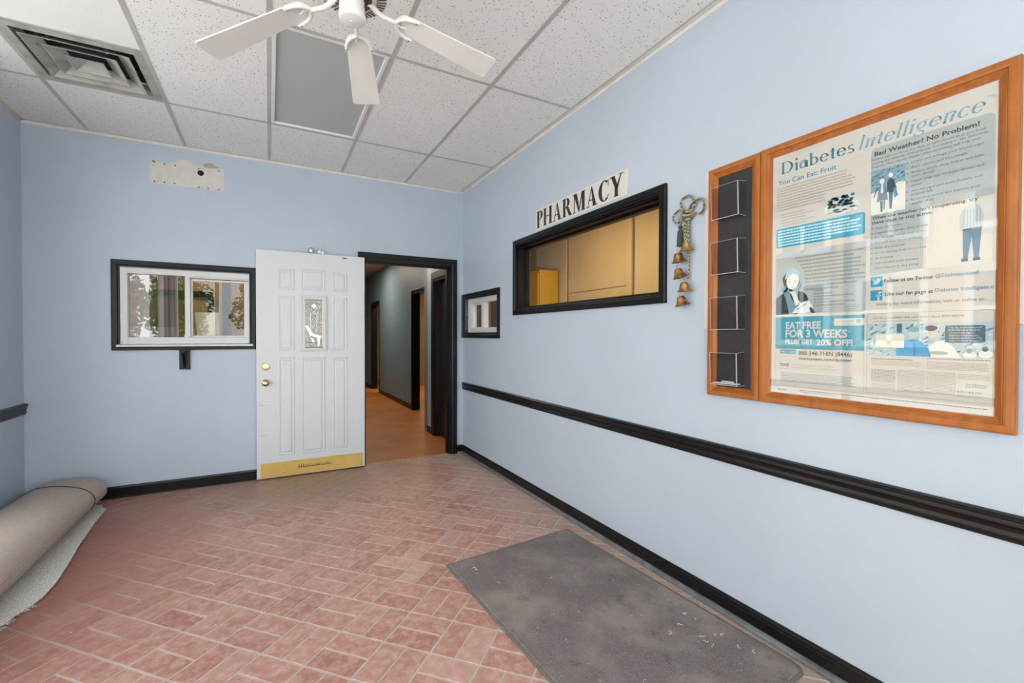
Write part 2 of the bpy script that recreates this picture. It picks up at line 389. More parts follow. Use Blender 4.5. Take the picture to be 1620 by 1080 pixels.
# ================================================================ ROOM SHELL
WH1 = (-2.893, -1.987, 1.205, 1.817)      # back window hole
DO = (-1.045, -.137, -.01, 2.032)         # doorway hole (x0,x1)
wallmesh('y', 0, .13, XL-.13, .0, 0, H+.1, [WH1, DO], M_wall).build('wall_back', **S, label='blue painted back wall with the doorway and sliding window')
SW = (-.845, -.04, 1.312, 1.676)            # small window in right wall (y0,y1)
PW = (-2.822, -1.222, 1.507, 2.045)       # pharmacy window
wallmesh('x', 0, .13, YF-.13, .13, 0, H+.1, [SW, PW], M_wall).build('wall_right', **S, label='long blue painted right wall with pharmacy window and poster')
wallmesh('x', XL-.13, .13, YF-.13, 0, 0, H+.1, [GL], M_wall).build('wall_left', **S, label='blue painted left wall beside the rolled carpet')
wallmesh('y', YF-.13, .13, XL, 0, 0, H+.1, [GF], M_wall).build('wall_front', **S, label='front wall with large shop windows')

# ---- floor: basket-weave bricks laid at 46 degrees
def clip(poly, a, b, c, keep):   # keep a*x+b*y<=c
    out = []
    for i in range(len(poly)):
        p, q = poly[i], poly[(i+1) % len(poly)]; dp = a*p[0]+b*p[1]-c; dq = a*q[0]+b*q[1]-c
        if dp <= 0: out.append(p)
        if dp*dq < 0: t = dp/(dp-dq); out.append((p[0]+t*(q[0]-p[0]), p[1]+t*(q[1]-p[1])))
    return out
def floor_build():
    OX, OY, TM, th = -1.8914, -2.2208, .215, math.radians(-46.22)
    c, s = math.cos(th), math.sin(th); g = .0042; mb = MB(); tone = []
    rnd = random.Random(3)
    for i in range(-26, 27):
        for j in range(-26, 27):
            if (i+j) % 2 == 0: cells = [(0, .5, 0, 1), (.5, 1, 0, 1)]
            else: cells = [(0, 1, 0, .5), (0, 1, .5, 1)]
            for a0, a1, b0, b1 in cells:
                tn = rnd.random()
                def ring(e):
                    x0, x1 = (i+a0)*TM+g+e, (i+a1)*TM-g-e; y0, y1 = (j+b0)*TM+g+e, (j+b1)*TM-g-e
                    P = [(OX+u*c-v*s, OY+u*s+v*c) for u, v in ((x0, y0), (x1, y0), (x1, y1), (x0, y1))]
                    for cl in ((1, 0, 0), (-1, 0, -XL), (0, 1, .05), (0, -1, -YF)): P = clip(P, *cl, True) if len(P) > 2 else P
                    return P
                lo, hi = ring(0), ring(.0016)
                if len(hi) < 3: continue
                if len(lo) == len(hi):
                    mb.loft([[(x, y, -.003) for x, y in lo], [(x, y, -.0006) for x, y in hi]], M_tile, True, False); tone += [tn]*len(lo)
                mb.poly([(x, y, -.0006) for x, y in hi], M_tile); tone.append(tn)
    mb.poly([(XL, YF, -.0026), (0, YF, -.0026), (0, .05, -.0026), (XL, .05, -.0026)], M_grout); tone.append(0)
    mb.box(XL-.1, .1, YF-.1, .05, -.12, -.004, M_grout); tone += [0]*6
    o = mb.build('floor', **S, label='terracotta basket weave brick tile floor')
    at = o.data.attributes.new('tile_tone', 'FLOAT', 'FACE'); at.data.foreach_set('value', tone)
    return o
floor_build()
mb = MB(); mb.box(XL-.1, 1.75, .05, 9.6, -.12, -.002, M_cfloor); mb.build('floor_corridor', **S, label='worn orange brown floor of the corridor')
mb = MB(); mb.box(.13, 1.5, YF, .05, -.12, -.002, M_cfloor); mb.build('floor_pharmacy', **S, label='floor of the pharmacy room behind the right wall')

# ---- suspended ceiling
GX = [-.0245-.61*k for k in range(0, 6)]; GX = [x for x in GX if x > XL]
GY = [.0, -.803, -2.0335, -3.264, -4.4945, YF]
mb = MB(); xs = [0]+GX+[XL]; tz = H+.002
for a in range(len(xs)-1):
    for b in range(len(GY)-1):
        x0, x1, y0, y1 = xs[a+1], xs[a], GY[b+1], GY[b]
        if abs(x1+1.2445) < .01 and b == 1: continue
        if abs(x1+2.4645) < .01 and b == 1:
            mb.poly([(x0, y0, tz), (x0, -1.418, tz), (x1, -1.418, tz), (x1, y0, tz)], M_ceilw); continue
        mb.poly([(x0, y0, tz), (x0, y1, tz), (x1, y1, tz), (x1, y0, tz)], M_ceil)
mb.box(XL-.1, .1, YF-.1, .1, H+.2, H+.25, M_ceil)
mb.build('ceiling', **S, label='suspended ceiling of speckled white tiles')
mb = MB()
for x in GX: mb.box(x-.012, x+.012, YF, 0, H-.0005, H+.004, M_tbar)
for y in GY[1:-1]: mb.box(XL, 0, y-.0115, y+.0115, H-.001, H+.0035, M_tbar)
mb.box(-3.0745, -2.4645, -1.418-.008, -1.418+.008, H-.001, H+.0035, M_tbar)
mb.build('trim_1', **S, label='grey metal grid bars holding the ceiling tiles')
mb = MB(); ang = [(0, H), (0, H-.022), (.002, H-.022), (.002, H-.002), (.022, H-.002), (.022, H)]
for p0, p1, n in (((XL, 0), (0, 0), (0, -1)), ((0, 0), (0, YF), (-1, 0)), ((XL, YF), (XL, 0), (1, 0)), ((0, YF), (XL, YF), (0, 1))):
    profile_run(ang, p0, p1, n, M_angle, mb)
mb.build('trim_2', **S, label='white metal wall angle under the ceiling edge')

# ---- baseboards and chair rails
bp = [(0, 0), (0, .088), (.004, .090), (.008, .086), (.011, .076), (.011, .068), (.015, .064), (.015, 0)]
shoe = [(.015, 0), (.015, .024), (.022, .023), (.029, .018), (.033, .010), (.034, 0)]
mb = MB(); profile_run(bp, (0, 0), (0, YF), (-1, 0), M_blackw, mb, 1, 0)
b1 = mb.build('baseboard_right', **S, label='black baseboard along the right wall')
mb = MB(); profile_run(shoe, (0, 0), (0, YF), (-1, 0), M_shoe, mb, 1, 0); mb.build('trim_3', **S, label='grey quarter round at the foot of the right wall')
mb = MB(); profile_run(bp, (XL, 0), (-1.11, 0), (0, -1), M_blackw, mb); profile_run(bp, (-.072, 0), (0, 0), (0, -1), M_blackw, mb, 0, 1)
profile_run([(.015, 0), (.015, .014), (.019, .013), (.022, .009), (.023, 0)], (XL, 0), (-1.98, 0), (0, -1), M_blackw, mb)
profile_run([(.015, 0), (.015, .022), (.022, .021), (.029, .016), (.034, 0)], (-.072, 0), (0, 0), (0, -1), M_shoe, mb, 0, 1)
mb.build('baseboard_back', **S, label='black baseboard along the back wall')
mb = MB(); profile_run(bp, (XL, YF), (XL, 0), (1, 0), M_blackw, mb, 0, 1); mb.build('baseboard_left', **S, label='black baseboard along the left wall')
rail = [(0, .697), (0, .777), (.005, .777), (.020, .774), (.024, .770), (.024, .764), (.019, .760), (.021, .754), (.0215, .748), (.014, .738), (.0125, .728), (.016, .716), (.016, .710), (.011, .706), (.011, .701), (.008, .697)]
mb = MB(); profile_run(rail, (0, -.004), (0, YF), (-1, 0), M_blackw, mb, 1, 0); mb.build('trim_4', **S, label='black moulded chair rail along the right wall')
mb = MB(); profile_run(rail, (XL, YF), (XL, -.002), (1, 0), M_blackw, mb, 0, 0); mb.build('trim_5', **S, label='black chair rail stub on the left wall')

# ---- doorway casing and jambs
mb = MB(); casing(mb, 'y', 0, -1, -1.100, -.072, 0, 2.097, .065, M_blackw, sides='LRT', depth=.02)
mb.box(-1.045-.002, -1.045+.018, .0, .13, 0, 2.032, M_blackw); mb.box(-.155, -.135, 0, .13, 0, 2.032, M_blackw); mb.box(-1.045, -.137, 0, .13, 2.014, 2.034, M_blackw)
mb.box(-1.03, -1.018, .045, .09, 0, 2.014, M_blackw); mb.box(-.167, -.155, .045, .09, 0, 2.014, M_blackw); mb.box(-1.03, -.155, .045, .09, 2.002, 2.014, M_blackw)
mb.build('trim_6', **S, label='black casing and jambs around the open doorway')

# ================================================================ WINDOWS
def frame_rect(mb, axis, t0, t1, a0, a1, z0, z1, wl, wr, wt, wbm, m):
    P = (lambda x0, x1, c0, c1: mb.box(t0, t1, x0, x1, c0, c1, m)) if axis == 'x' else (lambda x0, x1, c0, c1: mb.box(x0, x1, t0, t1, c0, c1, m))
    P(a0, a0+wl, z0, z1); P(a1-wr, a1, z0, z1); P(a0+wl, a1-wr, z1-wt, z1); P(a0+wl, a1-wr, z0, z0+wbm)
w1 = thing('window_1', 'white sliding window in black casing on the back wall left of the door', 'window', (-2.44, 0, 1.16), **S)
mb = MB(); casing(mb, 'y', 0, -1, -2.945, -1.962, 1.158, 1.872, .052, M_black, wb=.030, depth=.018); mb.build('casing', w1)
mb = MB(); frame_rect(mb, 'y', -.008, .09, -2.892, -1.988, 1.207, 1.815, .046, .032, .046, .055, M_vinyl)
mb.box(-2.477, -2.440, -.004, .085, 1.262, 1.769, M_vinyl); bevel(mb.build('window_frame', w1), .003)
mb = MB(); frame_rect(mb, 'y', .020, .05, -2.440, -2.020, 1.262, 1.752, .015, .035, .018, .014, M_vinyl)
mb.box(-2.44, -2.02, .0, .02, 1.757, 1.769, M_vinyl); bevel(mb.build('sliding_sash', w1), .002)
mb = MB(); mb.box(-2.846, -2.477, .028, .032, 1.262, 1.769, M_glassw); mb.build('glass_pane', w1)
mb = MB(); mb.box(-2.425, -2.055, .034, .038, 1.276, 1.734, M_glass); mb.build('glass_pane', w1)
mb = MB(); mb.box(-2.915, -1.985, -.030, -.001, 1.186, 1.204, M_vinyl); bevel(mb.build('window_sill', w1), .003)
for x in (-2.88, -2.0):
    mb = MB(); mb.lathe((x, -.0082, 1.222), (0, -1, 0), [(.004, 0), (.004, .001)], M_hole, 10); mb.build('screw', w1)

w2 = thing('window_2', 'small white sliding window in thick black frame near the corner of the right wall', 'window', (0, -.45, 1.25), **S)
mb = MB(); casing(mb, 'x', 0, -1, -.905, .0-.004, 1.257, 1.724, .048, M_black, depth=.018)
frame_rect(mb, 'x', 0, .05, -.862, -.022, 1.300, 1.690, .017, .018, .014, .012, M_black); mb.build('casing', w2)
mb = MB(); frame_rect(mb, 'x', .05, .11, -.845, -.04, 1.312, 1.676, .04, .085, .055, .052, M_vinyl)
mb.box(.048, .105, -.436, -.386, 1.36, 1.625, M_vinyl); bevel(mb.build('window_frame', w2), .002)
mb = MB(); frame_rect(mb, 'x', .062, .09, -.386, -.125, 1.362, 1.62, .012, .018, .016, .008, M_vinyl); bevel(mb.build('sliding_sash', w2), .002)
mb = MB(); mb.box(.08, .083, -.386, -.125, 1.364, 1.62, M_glass); mb.build('glass_pane', w2)
mb = MB(); mb.box(.088, .091, -.806, -.434, 1.364, 1.622, M_glass); mb.build('glass_pane', w2)

w3 = thing('window_3', 'wide pharmacy service window in black frame on the right wall', 'window', (0, -2.02, 1.45), **S)
mb = MB(); casing(mb, 'x', 0, -1, -2.868, -1.176, 1.457, 2.090, .048, M_black, depth=.02); mb.build('casing', w3)
mb = MB(); frame_rect(mb, 'x', 0, .115, -2.822, -1.222, 1.507, 2.045, .012, .012, .010, .012, M_black)
frame_rect(mb, 'x', .075, .115, -2.81, -1.234, 1.519, 2.035, .008, .01, .022, .012, M_black)
mb.box(.022, .034, -2.81, -1.234, 2.026, 2.035, M_black); mb.build('jamb', w3)
mb = MB(); mb.box(.036, .066, -2.81, -1.234, 2.028, 2.0352, M_darkwood); mb.build('sliding_track', w3, label='brown wooden track under the head')
mb = MB(); mb.box(.088, .092, -2.803, -1.243, 1.53, 2.014, M_glassp); mb.build('glass_pane', w3)

# left and front shop glazing
def glazing(name, axis, at, a0, a1, z0, z1, splits, label, trans=None):
    r = thing(name, label, 'window', (at, (a0+a1)/2, z0) if axis == 'x' else ((a0+a1)/2, at, z0), **S)
    mb = MB(); frame_rect(mb, axis, at-.03, at+.03, a0, a1, z0, z1, .05, .05, .05, .05, M_alu)
    for s_ in splits:
        (mb.box(at-.03, at+.03, s_-.03, s_+.03, z0, z1, M_alu) if axis == 'x' else mb.box(s_-.03, s_+.03, at-.03, at+.03, z0, z1, M_alu))
    if trans: (mb.box(at-.025, at+.025, a0, a1, trans-.025, trans+.025, M_alu) if axis == 'x' else mb.box(a0, a1, at-.025, at+.025, trans-.025, trans+.025, M_alu))
    mb.build('window_frame', r)
    e = [a0+.05]+list(splits)+[a1-.05]
    for p, q in zip(e, e[1:]):
        mb = MB()
        if axis == 'x': mb.poly([(at, p, z0+.04), (at, q, z0+.04), (at, q, z1-.04), (at, p, z1-.04)], M_glasso)
        else: mb.poly([(p, at, z0+.04), (q, at, z0+.04), (q, at, z1-.04), (p, at, z1-.04)], M_glasso)
        mb.build('glass_pane', r)
glazing('window_4', 'x', XL-.07, GL[0], GL[1], GL[2], GL[3], (-2.1,), 'tall shop window panes in the left wall beside the camera')
glazing('window_5', 'y', YF-.07, GF[0], GF[1], GF[2], GF[3], (-2.72, -1.1), 'shop window in the front wall behind the camera')

# ================================================================ WHITE DOOR
D = thing('door_1', 'white panelled entrance door standing open flat against the back wall', 'door', (-1.5, -.04, 0), **S)
DF = -.062
mb = MB(); mb.box(-1.962, -1.046, -.022, DF, .012, 2.034, M_door); bevel(mb.build('door_leaf', D), .002)
def arch(x): return 1.888-.30*(x+1.5)**2
def panel(name, x0, x1, z0, z1, arched=False):
    n = 7; pts = [(x0, z0), (x1, z0)]
    for k in range(n+1):
        x = x1+(x0-x1)*k/n; pts.append((x, arch(x) if arched else z1))
    cx = (x0+x1)/2; cz = (z0+(arch(cx) if arched else z1))/2; hx = (x1-x0)/2; hz = cz-z0
    def ins(d, y): return [(cx+(x-cx)*(1-d/hx), y, cz+(z-cz)*(1-d/hz)) for x, z in pts]
    mb = MB(); L = [ins(0, DF), ins(.004, DF-.0045), ins(.010, DF-.005), ins(.016, DF-.0008), ins(.024, DF-.0008), ins(.030, DF-.0055), ins(.036, DF-.006)]
    mb.loft(L, M_door, True, False); mb.poly(L[-1], M_door); mb.build(name, D)
for x0, x1, z0, z1, a in ((-1.790, -1.660, 1.690, 0, 1), (-1.606, -1.402, 1.694, 0, 1), (-1.338, -1.207, 1.692, 0, 1),
                          (-1.790, -1.660, 1.146, 1.634, 0), (-1.338, -1.207, 1.146, 1.632, 0),
                          (-1.790, -1.660, .206, 1.084, 0), (-1.604, -1.404, .200, 1.078, 0), (-1.338, -1.207, .212, 1.073, 0)):
    panel('raised_panel', x0, x1, z0, z1, a)
mb = MB(); frame_rect(mb, 'y', DF-.014, DF, -1.622, -1.387, 1.136, 1.651, .046, .034, .042, .030, M_door)
frame_rect(mb, 'y', DF-.019, DF, -1.612, -1.397, 1.146, 1.641, .014, .014, .014, .014, M_door)
ins_ = bevel(mb.build('window_insert', D), .003)
gx0, gx1, gz0, gz1 = -1.576, -1.421, 1.166, 1.609
mb = MB(); mb.box(gx0, gx1, DF-.004, DF-.001, gz0, gz1, M_lead); mb.build('leaded_glass', ins_)
mb = MB(); y_ = DF-.005
def came(pts, r=.0022):
    for p, q in zip(pts, pts[1:]): mb.tube([(p[0], y_, p[1]), (q[0], y_, q[1])], r, M_brass, 6)
gc = (gx0+gx1)/2
came([(gx0+.003, gz0+.003), (gx1-.003, gz0+.003), (gx1-.003, gz1-.003), (gx0+.003, gz1-.003), (gx0+.003, gz0+.003)], .003)
came([(gx0, gz0+.05), (gx1, gz0+.05)]); came([(gx0, gz1-.05), (gc, gz1-.03), (gx1, gz1-.05)])
came([(gc-.026, gz0+.10), (gc-.026, gz1-.12), (gc, gz1-.085), (gc+.026, gz1-.12), (gc+.026, gz0+.10), (gc, gz0+.065), (gc-.026, gz0+.10)])
came([(gc, gz1-.085), (gc-.028, gz1-.062), (gc, gz1-.03), (gc+.028, gz1-.062), (gc, gz1-.085)])
mb.build('came', ins_)
mb = MB()
for (a, b, c_, d) in (((gc-.024, gz1-.062), (gc, gz1-.034), (gc+.024, gz1-.062), (gc, gz1-.082)),
                      ((gx0+.006, gz0+.20), (gx0+.02, gz0+.205), (gc-.006, gz0+.13), (gc-.03, gz0+.11)),
                      ((gc-.03, gz0+.115), (gc-.01, gz0+.13), (gx1-.008, gz0+.105), (gx1-.03, gz0+.088)),
                      ((gc-.03, gz0+.095), (gc-.012, gz0+.09), (gc+.008, gz0+.052), (gc-.008, gz0+.048)),
                      ((gc+.03, gz0+.09), (gc+.045, gz0+.085), (gc+.05, gz0+.03), (gc+.036, gz0+.012))):
    mb.prism([(p[0], DF-.004, p[1]) for p in (a, b, c_, d)], (0, -.004, 0), M_bevelg)
mb.build('bevelled_glass', ins_)
mb = MB(); mb.box(-1.934, -1.064, DF-.0015, DF, .016, .146, M_kick); kp = mb.build('kick_plate', D, label='worn brass kick plate')
mb = MB(); rr = random.Random(5)
for k in range(15):
    x = -1.63+k*.0185; h = .012+.010*rr.random()
    mb.box(x, x+.004+.004*rr.random(), DF-.0019, DF-.0014, .078-rr.random()*.004, .082+h, M_resid)
    mb.box(x-.002, x+.013, DF-.0019, DF-.0014, .074, .081+.003*rr.random(), M_resid)
for k in range(46):
    x = -1.93+.86*rr.random(); z = .018+.125*(rr.random()**2 if rr.random() < .6 else 1-rr.random()**3); mb.box(x, x+.003+.02*rr.random()**2, DF-.0018, DF-.0014, z, z+.0015+.002*rr.random(), M_resid)
mb.build('residue', kp, label='brown traces of removed lettering')
def rosette(name, x, z, knob):
    mb = MB()
    if knob:
        mb.lathe((x, DF, z), (0, -1, 0), [(.030, 0), (.031, .003), (.026, .007), (.013, .009), (.011, .024), (.020, .032), (.026, .042), (.026, .050), (.020, .056), (.008, .058), (0, .058)], M_brass, 28)
    else:
        mb.lathe((x, DF, z), (0, -1, 0), [(.030, 0), (.031, .006), (.027, .013), (.020, .014), (.019, .018), (.010, .019), (0, .019)], M_brass, 28)
        mb.box(x-.003, x+.003, DF-.034, DF-.016, z-.012, z+.012, M_brass)
    return mb.build(name, D, True)
rosette('deadbolt', -1.891, 1.002, False); rosette('door_knob', -1.892, .860, True)
mb = MB(); mb.box(-1.256, -1.205, DF-.0035, DF, 2.003, 2.019, M_silver); mb.box(-1.246, -1.215, DF-.006, DF-.003, 2.006, 2.016, M_brown); mb.build('latch_plate', D, label='small metal plate at the top edge')
mb = MB()
for x, z, w_ in ((-1.94, .395, .07), (-1.935, .66, .09), (-1.95, .67, .03), (-1.36, .66, .02)): mb.box(x, x+w_, DF-.0004, DF+.001, z, z+.0012, M_brown)
mb.build('scratch', D)
# silver knob and clear plastic bow on the wall above the door
t = thing('wall_hook', 'small round silver metal hook on the wall just above the white door top', 'hook', (-1.52, 0, 2.055))
mb = MB(); mb.lathe((-1.52, -.0005, 2.066), (0, -1, 0), [(.012, 0), (.012, .004), (.006, .006), (.006, .03), (.022, .034), (.025, .044), (.018, .054), (0, .057)], M_silver, 20); mb.build('hook_knob', t, True)
t = thing('plastic_bow', 'crumpled clear plastic bow on the wall above the white door, right of the silver hook', 'bow', (-1.437, 0, 2.05))
mb = MB(); rr = random.Random(2)
for k in range(9):
    a = rr.random()*2*PI; d = Vector((math.cos(a), -.3*rr.random(), abs(math.sin(a)))) ; n = Vector((-d.z, 0, d.x))
    p = Vector((-1.437, -.03, 2.046)); mb.prism([p, p+d*.02+n*.009, p+d*.030, p+d*.02-n*.009], (0, -.004-.006*rr.random(), 0), M_clearpl)
mb.build('loops', t)
mb = MB(); mb.tube([(-1.43, -.001, 2.06), (-1.42, -.01, 2.10), (-1.418, -.002, 2.125)], .0012, M_silver, 5); mb.build('wire', t)

# ================================================================ BARE PATCH, BRACKET
mb = MB(); P = [(-2.700, 2.692), (-2.64, 2.683), (-2.58, 2.684), (-2.545, 2.690), (-2.525, 2.715), (-2.505, 2.728), (-2.45, 2.728), (-2.415, 2.712), (-2.40, 2.702), (-2.345, 2.704), (-2.33, 2.690), (-2.195, 2.700), (-2.195, 2.508), (-2.205, 2.500), (-2.24, 2.512), (-2.45, 2.508), (-2.703, 2.504)]
mb.prism([(x, -.0001, z) for x, z in reversed(P)], (0, -.0022, 0), M_plaster)
pt = mb.build('wall_patch', label='ragged white bare patch of wall high above the sliding window', category='wall patch')
mb = MB(); mb.prism([(x, -.0001, z) for x, z in reversed([(-2.345, 2.704), (-2.335, 2.725), (-2.30, 2.735), (-2.275, 2.735), (-2.255, 2.715), (-2.225, 2.703), (-2.26, 2.700), (-2.33, 2.692)])], (0, -.0016, 0), M_stain); mb.build('adhesive_stain', pt, label='yellow ochre stain')
mb = MB(); mb.lathe((-2.362, -.0022, 2.640), (0, -1, 0), [(.023, 0), (.023, .0008)], M_hole, 20); mb.build('cable_hole', pt, label='round dark hole')
mb = MB()
for x, z in ((-2.680, 2.683), (-2.672, 2.677), (-2.605, 2.672), (-2.535, 2.672), (-2.375, 2.672), (-2.235, 2.680), (-2.672, 2.520), (-2.605, 2.522), (-2.54, 2.524), (-2.375, 2.520), (-2.31, 2.520), (-2.235, 2.520)):
    mb = MB(); mb.lathe((x, -.0022, z), (0, -1, 0), [(.0055, 0), (.0055, .0008)], M_hole, 8); mb.build('nail_hole', pt)
t = thing('shelf_bracket', 'small black shelf bracket under the sliding window on the back wall', 'bracket', (-2.479, 0, 1.0))
mb = MB(); mb.box(-2.516, -2.442, -.016, -.0005, .995, 1.156, M_black); bevel(mb.build('wall_plate', t), .002)
mb = MB(); mb.prism([(-2.487, -.016, 1.01), (-2.487, -.022, 1.01), (-2.487, -.085, 1.135), (-2.487, -.085, 1.156), (-2.487, -.016, 1.156), (-2.487, -.016, 1.145), (-2.487, -.070, 1.145), (-2.487, -.016, 1.04)], (.016, 0, 0), M_black); mb.build('diagonal_arm', t)
mb = MB(); mb.box(-2.508, -2.450, -.088, -.016, 1.1500, 1.1565, M_black); mb.build('top_flange', t)

# ================================================================ CEILING LIGHT, VENT, FAN
t = thing('ceiling_light', 'switched off recessed ceiling light with a grey panel in the tile grid', 'ceiling light', (-1.5495, -1.418, H))
x0, x1, y0, y1 = -1.8425, -1.2565, -2.022, -.8145
mb = MB()
for e, zz in ((0, H+.0005), (1, H+.0008)): pass
def ringbox(mb, x0, x1, y0, y1, w_, z0, z1, m):
    mb.box(x0, x0+w_, y0, y1, z0, z1, m); mb.box(x1-w_, x1, y0, y1, z0, z1, m); mb.box(x0+w_, x1-w_, y0, y0+w_, z0, z1, m); mb.box(x0+w_, x1-w_, y1-w_, y1, z0, z1, m)
ringbox(mb, x0, x1, y0, y1, .022, H-.002, H+.02, M_white); bevel(mb.build('light_frame', t), .003)
mb = MB(); mb.box(x0+.02, x1-.02, y0+.02, y1-.02, H+.010, H+.014, M_panel); mb.build('diffuser_panel', t)
mb = MB(); mb.box(x0, x1, y0, y1, H+.03, H+.09, M_white); mb.build('light_housing', t)

t = thing('air_vent', 'dusty square ceiling air vent with stepped louvres in the corner', 'air vent', (-2.7695, -1.1105, H))
cx, cy = -2.7695, -1.1105
mb = MB()
def sqring(mb, h0, z0, h1, z1, m, th=.002):
    def sq(h, z): return [(cx-h, cy-h, z), (cx+h, cy-h, z), (cx+h, cy+h, z), (cx-h, cy+h, z)]
    mb.loft([sq(h0, z0), sq(h1, z1), sq(h1-.001, z1+th), sq(h0-.001, z0+th), sq(h0, z0)], m, True, False)
sqring(mb, .296, H-.001, .250, H-.003, M_vent); sqring(mb, .250, H-.003, .245, H+.06, M_vent); mb.build('vent_frame', t)
for h in (.222, .152, .080):
    mb = MB(); sqring(mb, h, H-.012, h-.040 if h == .080 else h-.066, H+.030 if h > .08 else H+.008, M_vent); sqring(mb, h+.003, H-.0125, h-.003, H-.0125, M_vent, .002)
    if h == .080: mb.add([(cx-h+.04, cy-h+.04, H+.008), (cx+h-.04, cy-h+.04, H+.008), (cx+h-.04, cy+h-.04, H+.008), (cx-h+.04, cy+h-.04, H+.008), (cx, cy, H+.026)], [(0, 4, 1), (1, 4, 2), (2, 4, 3), (3, 4, 0)], M_vent)
    mb.build('louvre', t)
mb = MB(); mb.box(cx-.25, cx+.25, cy-.25, cy+.25, H+.075, H+.08, M_ventin)
for dx, dy in ((-.12, .19), (.12, .19), (-.12, -.19), (.12, -.19), (.19, .1), (-.19, -.1)): mb.box(cx+dx-.006, cx+dx+.006, cy+dy-.006, cy+dy+.006, H+.0, H+.075, M_silver)
mb.build('vent_throat', t)

FX, FY = -1.568, -2.707
fan = thing('ceiling_fan', 'white five blade ceiling fan hanging at the top of the room', 'ceiling fan', (FX, FY, 2.5))
mb = MB(); mb.lathe((FX, FY, H-.0005), (0, 0, -1), [(.10, 0), (.10, .02), (.085, .035), (.12, .05), (.135, .07), (.140, .10), (.140, .18), (.136, .205)], M_fan, 40); mb.build('motor_housing', fan, True)
mb = MB()
mb.lathe((FX, FY, H-.205), (0, 0, -1), [(.136, 0), (.134, .012), (.085, .022), (.085, .0225)], M_fan, 40)
o = mb.build('slotted_ring', fan, True)
mb = MB()
for k in range(48):
    a = 2*PI*k/48; d = Vector((math.cos(a), math.sin(a), 0)); n = Vector((-d.y, d.x, 0))
    p = Vector((FX, FY, H-.2233))
    mb.obox(p+d*.112+Vector((0, 0, .0008)), d*.019+Vector((0, 0, .0038)), n*.0024, Vector((0, 0, .0012)), M_brown)
mb.build('vent_slots', o)
mb = MB(); mb.lathe((FX, FY, H-.215), (0, 0, -1), [(.078, 0), (.074, .022), (.05, .030)], M_brown, 32); mb.build('flywheel', fan, True)
mb = MB(); mb.lathe((FX, FY, 2.612), (0, 0, -1), [(.038, 0), (.046, .008), (.048, .02), (.048, .062), (.046, .064), (.050, .066), (.050, .084), (.047, .090), (.040, .093), (.006, .094), (.0058, .098), (0, .098)], M_fan, 36); sh = mb.build('switch_housing', fan, True)
mb = MB(); mb.lathe((FX+.046*math.cos(-.35), FY+.046*math.sin(-.35), 2.580), (math.cos(-.35), math.sin(-.35), 0), [(.007, 0), (.007, .007), (.003, .012)], M_brown, 12); mb.tube([(FX+.052, FY-.012, 2.560), (FX+.054, FY-.012, 2.530)], .001, M_brown, 5); mb.build('pull_switch', sh)
tipz = [2.435, 2.502, 2.517, 2.48, 2.48]
for k in range(5):
    a = math.radians(146.37-72*k); d = Vector((math.cos(a), math.sin(a), 0)); n = Vector((-d.y, d.x, 0)); Z = Vector((0, 0, 1))
    rz, r_in, r_out = 2.582, .175, .615
    sl = (tipz[k]-rz)/(.60-r_in); e = (d+Z*sl); en = e/ (1+sl*sl)**.5
    pc = math.radians(-5); nb = n*math.cos(pc)+Z*math.sin(pc); tb = en.cross(nb).normalized()
    base = Vector((FX, FY, rz))+d*r_in
    L = (r_out-r_in)*(1+sl*sl)**.5
    # blade outline
    pts = []
    for q in range(9):
        th = PI/2+PI*q/8; pts.append((.042+.042*math.cos(th), .050*math.sin(th)))
    pts = [(u, v) for u, v in pts]
    out = [(L-.015, -.068), (L-.004, -.064), (L, -.054), (L, .054), (L-.004, .064), (L-.015, .068)]
    loop = pts+out
    mb = MB(); mb.prism([base+en*u+nb*v for u, v in loop], tb*.006, M_blade); bl = bevel(mb.build('blade', fan), .002)
    # holder: S-shaped arm from the hub then two prongs
    dn = -abs(1)*Z
    mb = MB(); low = -tb*.008 if tb.z > 0 else tb*.008
    hub = Vector((FX, FY, 2.606))+d*.060
    neck = base+en*.002+low
    mb.tube([hub, hub+d*.014-Z*.002, hub+d*.030-Z*.012, hub+d*.055-Z*.024+low*.3, neck-d*.03+Z*.002, neck], [.011, .012, .012, .010, .009, .009], M_fan, 10)
    for sgn in (-1, 1):
        mb.tube([neck-en*.004, neck+en*.010+nb*.026*sgn, neck+en*.030+nb*.044*sgn, neck+en*.060+nb*.053*sgn, neck+en*.082+nb*.054*sgn], [.009, .009, .0085, .008, .006], M_fan, 10)
    mb.tube([neck, neck+en*.020+nb*.010, neck+en*.045], [.006, .005, .004], M_fan, 8)
    arm = mb.build('blade_arm', bl, True)
    for sgn in (-1, 1): mb = MB(); mb.lathe(neck+en*.070+nb*.053*sgn+low*.7, low, [(.004, 0), (.004, .004), (0, .005)], M_silver, 8); mb.build('screw', bl)
    mb = MB(); mb.lathe(hub+d*.004-Z*.009, -Z, [(.005, 0), (.005, .006)], M_brown, 8); mb.build('screw', bl)

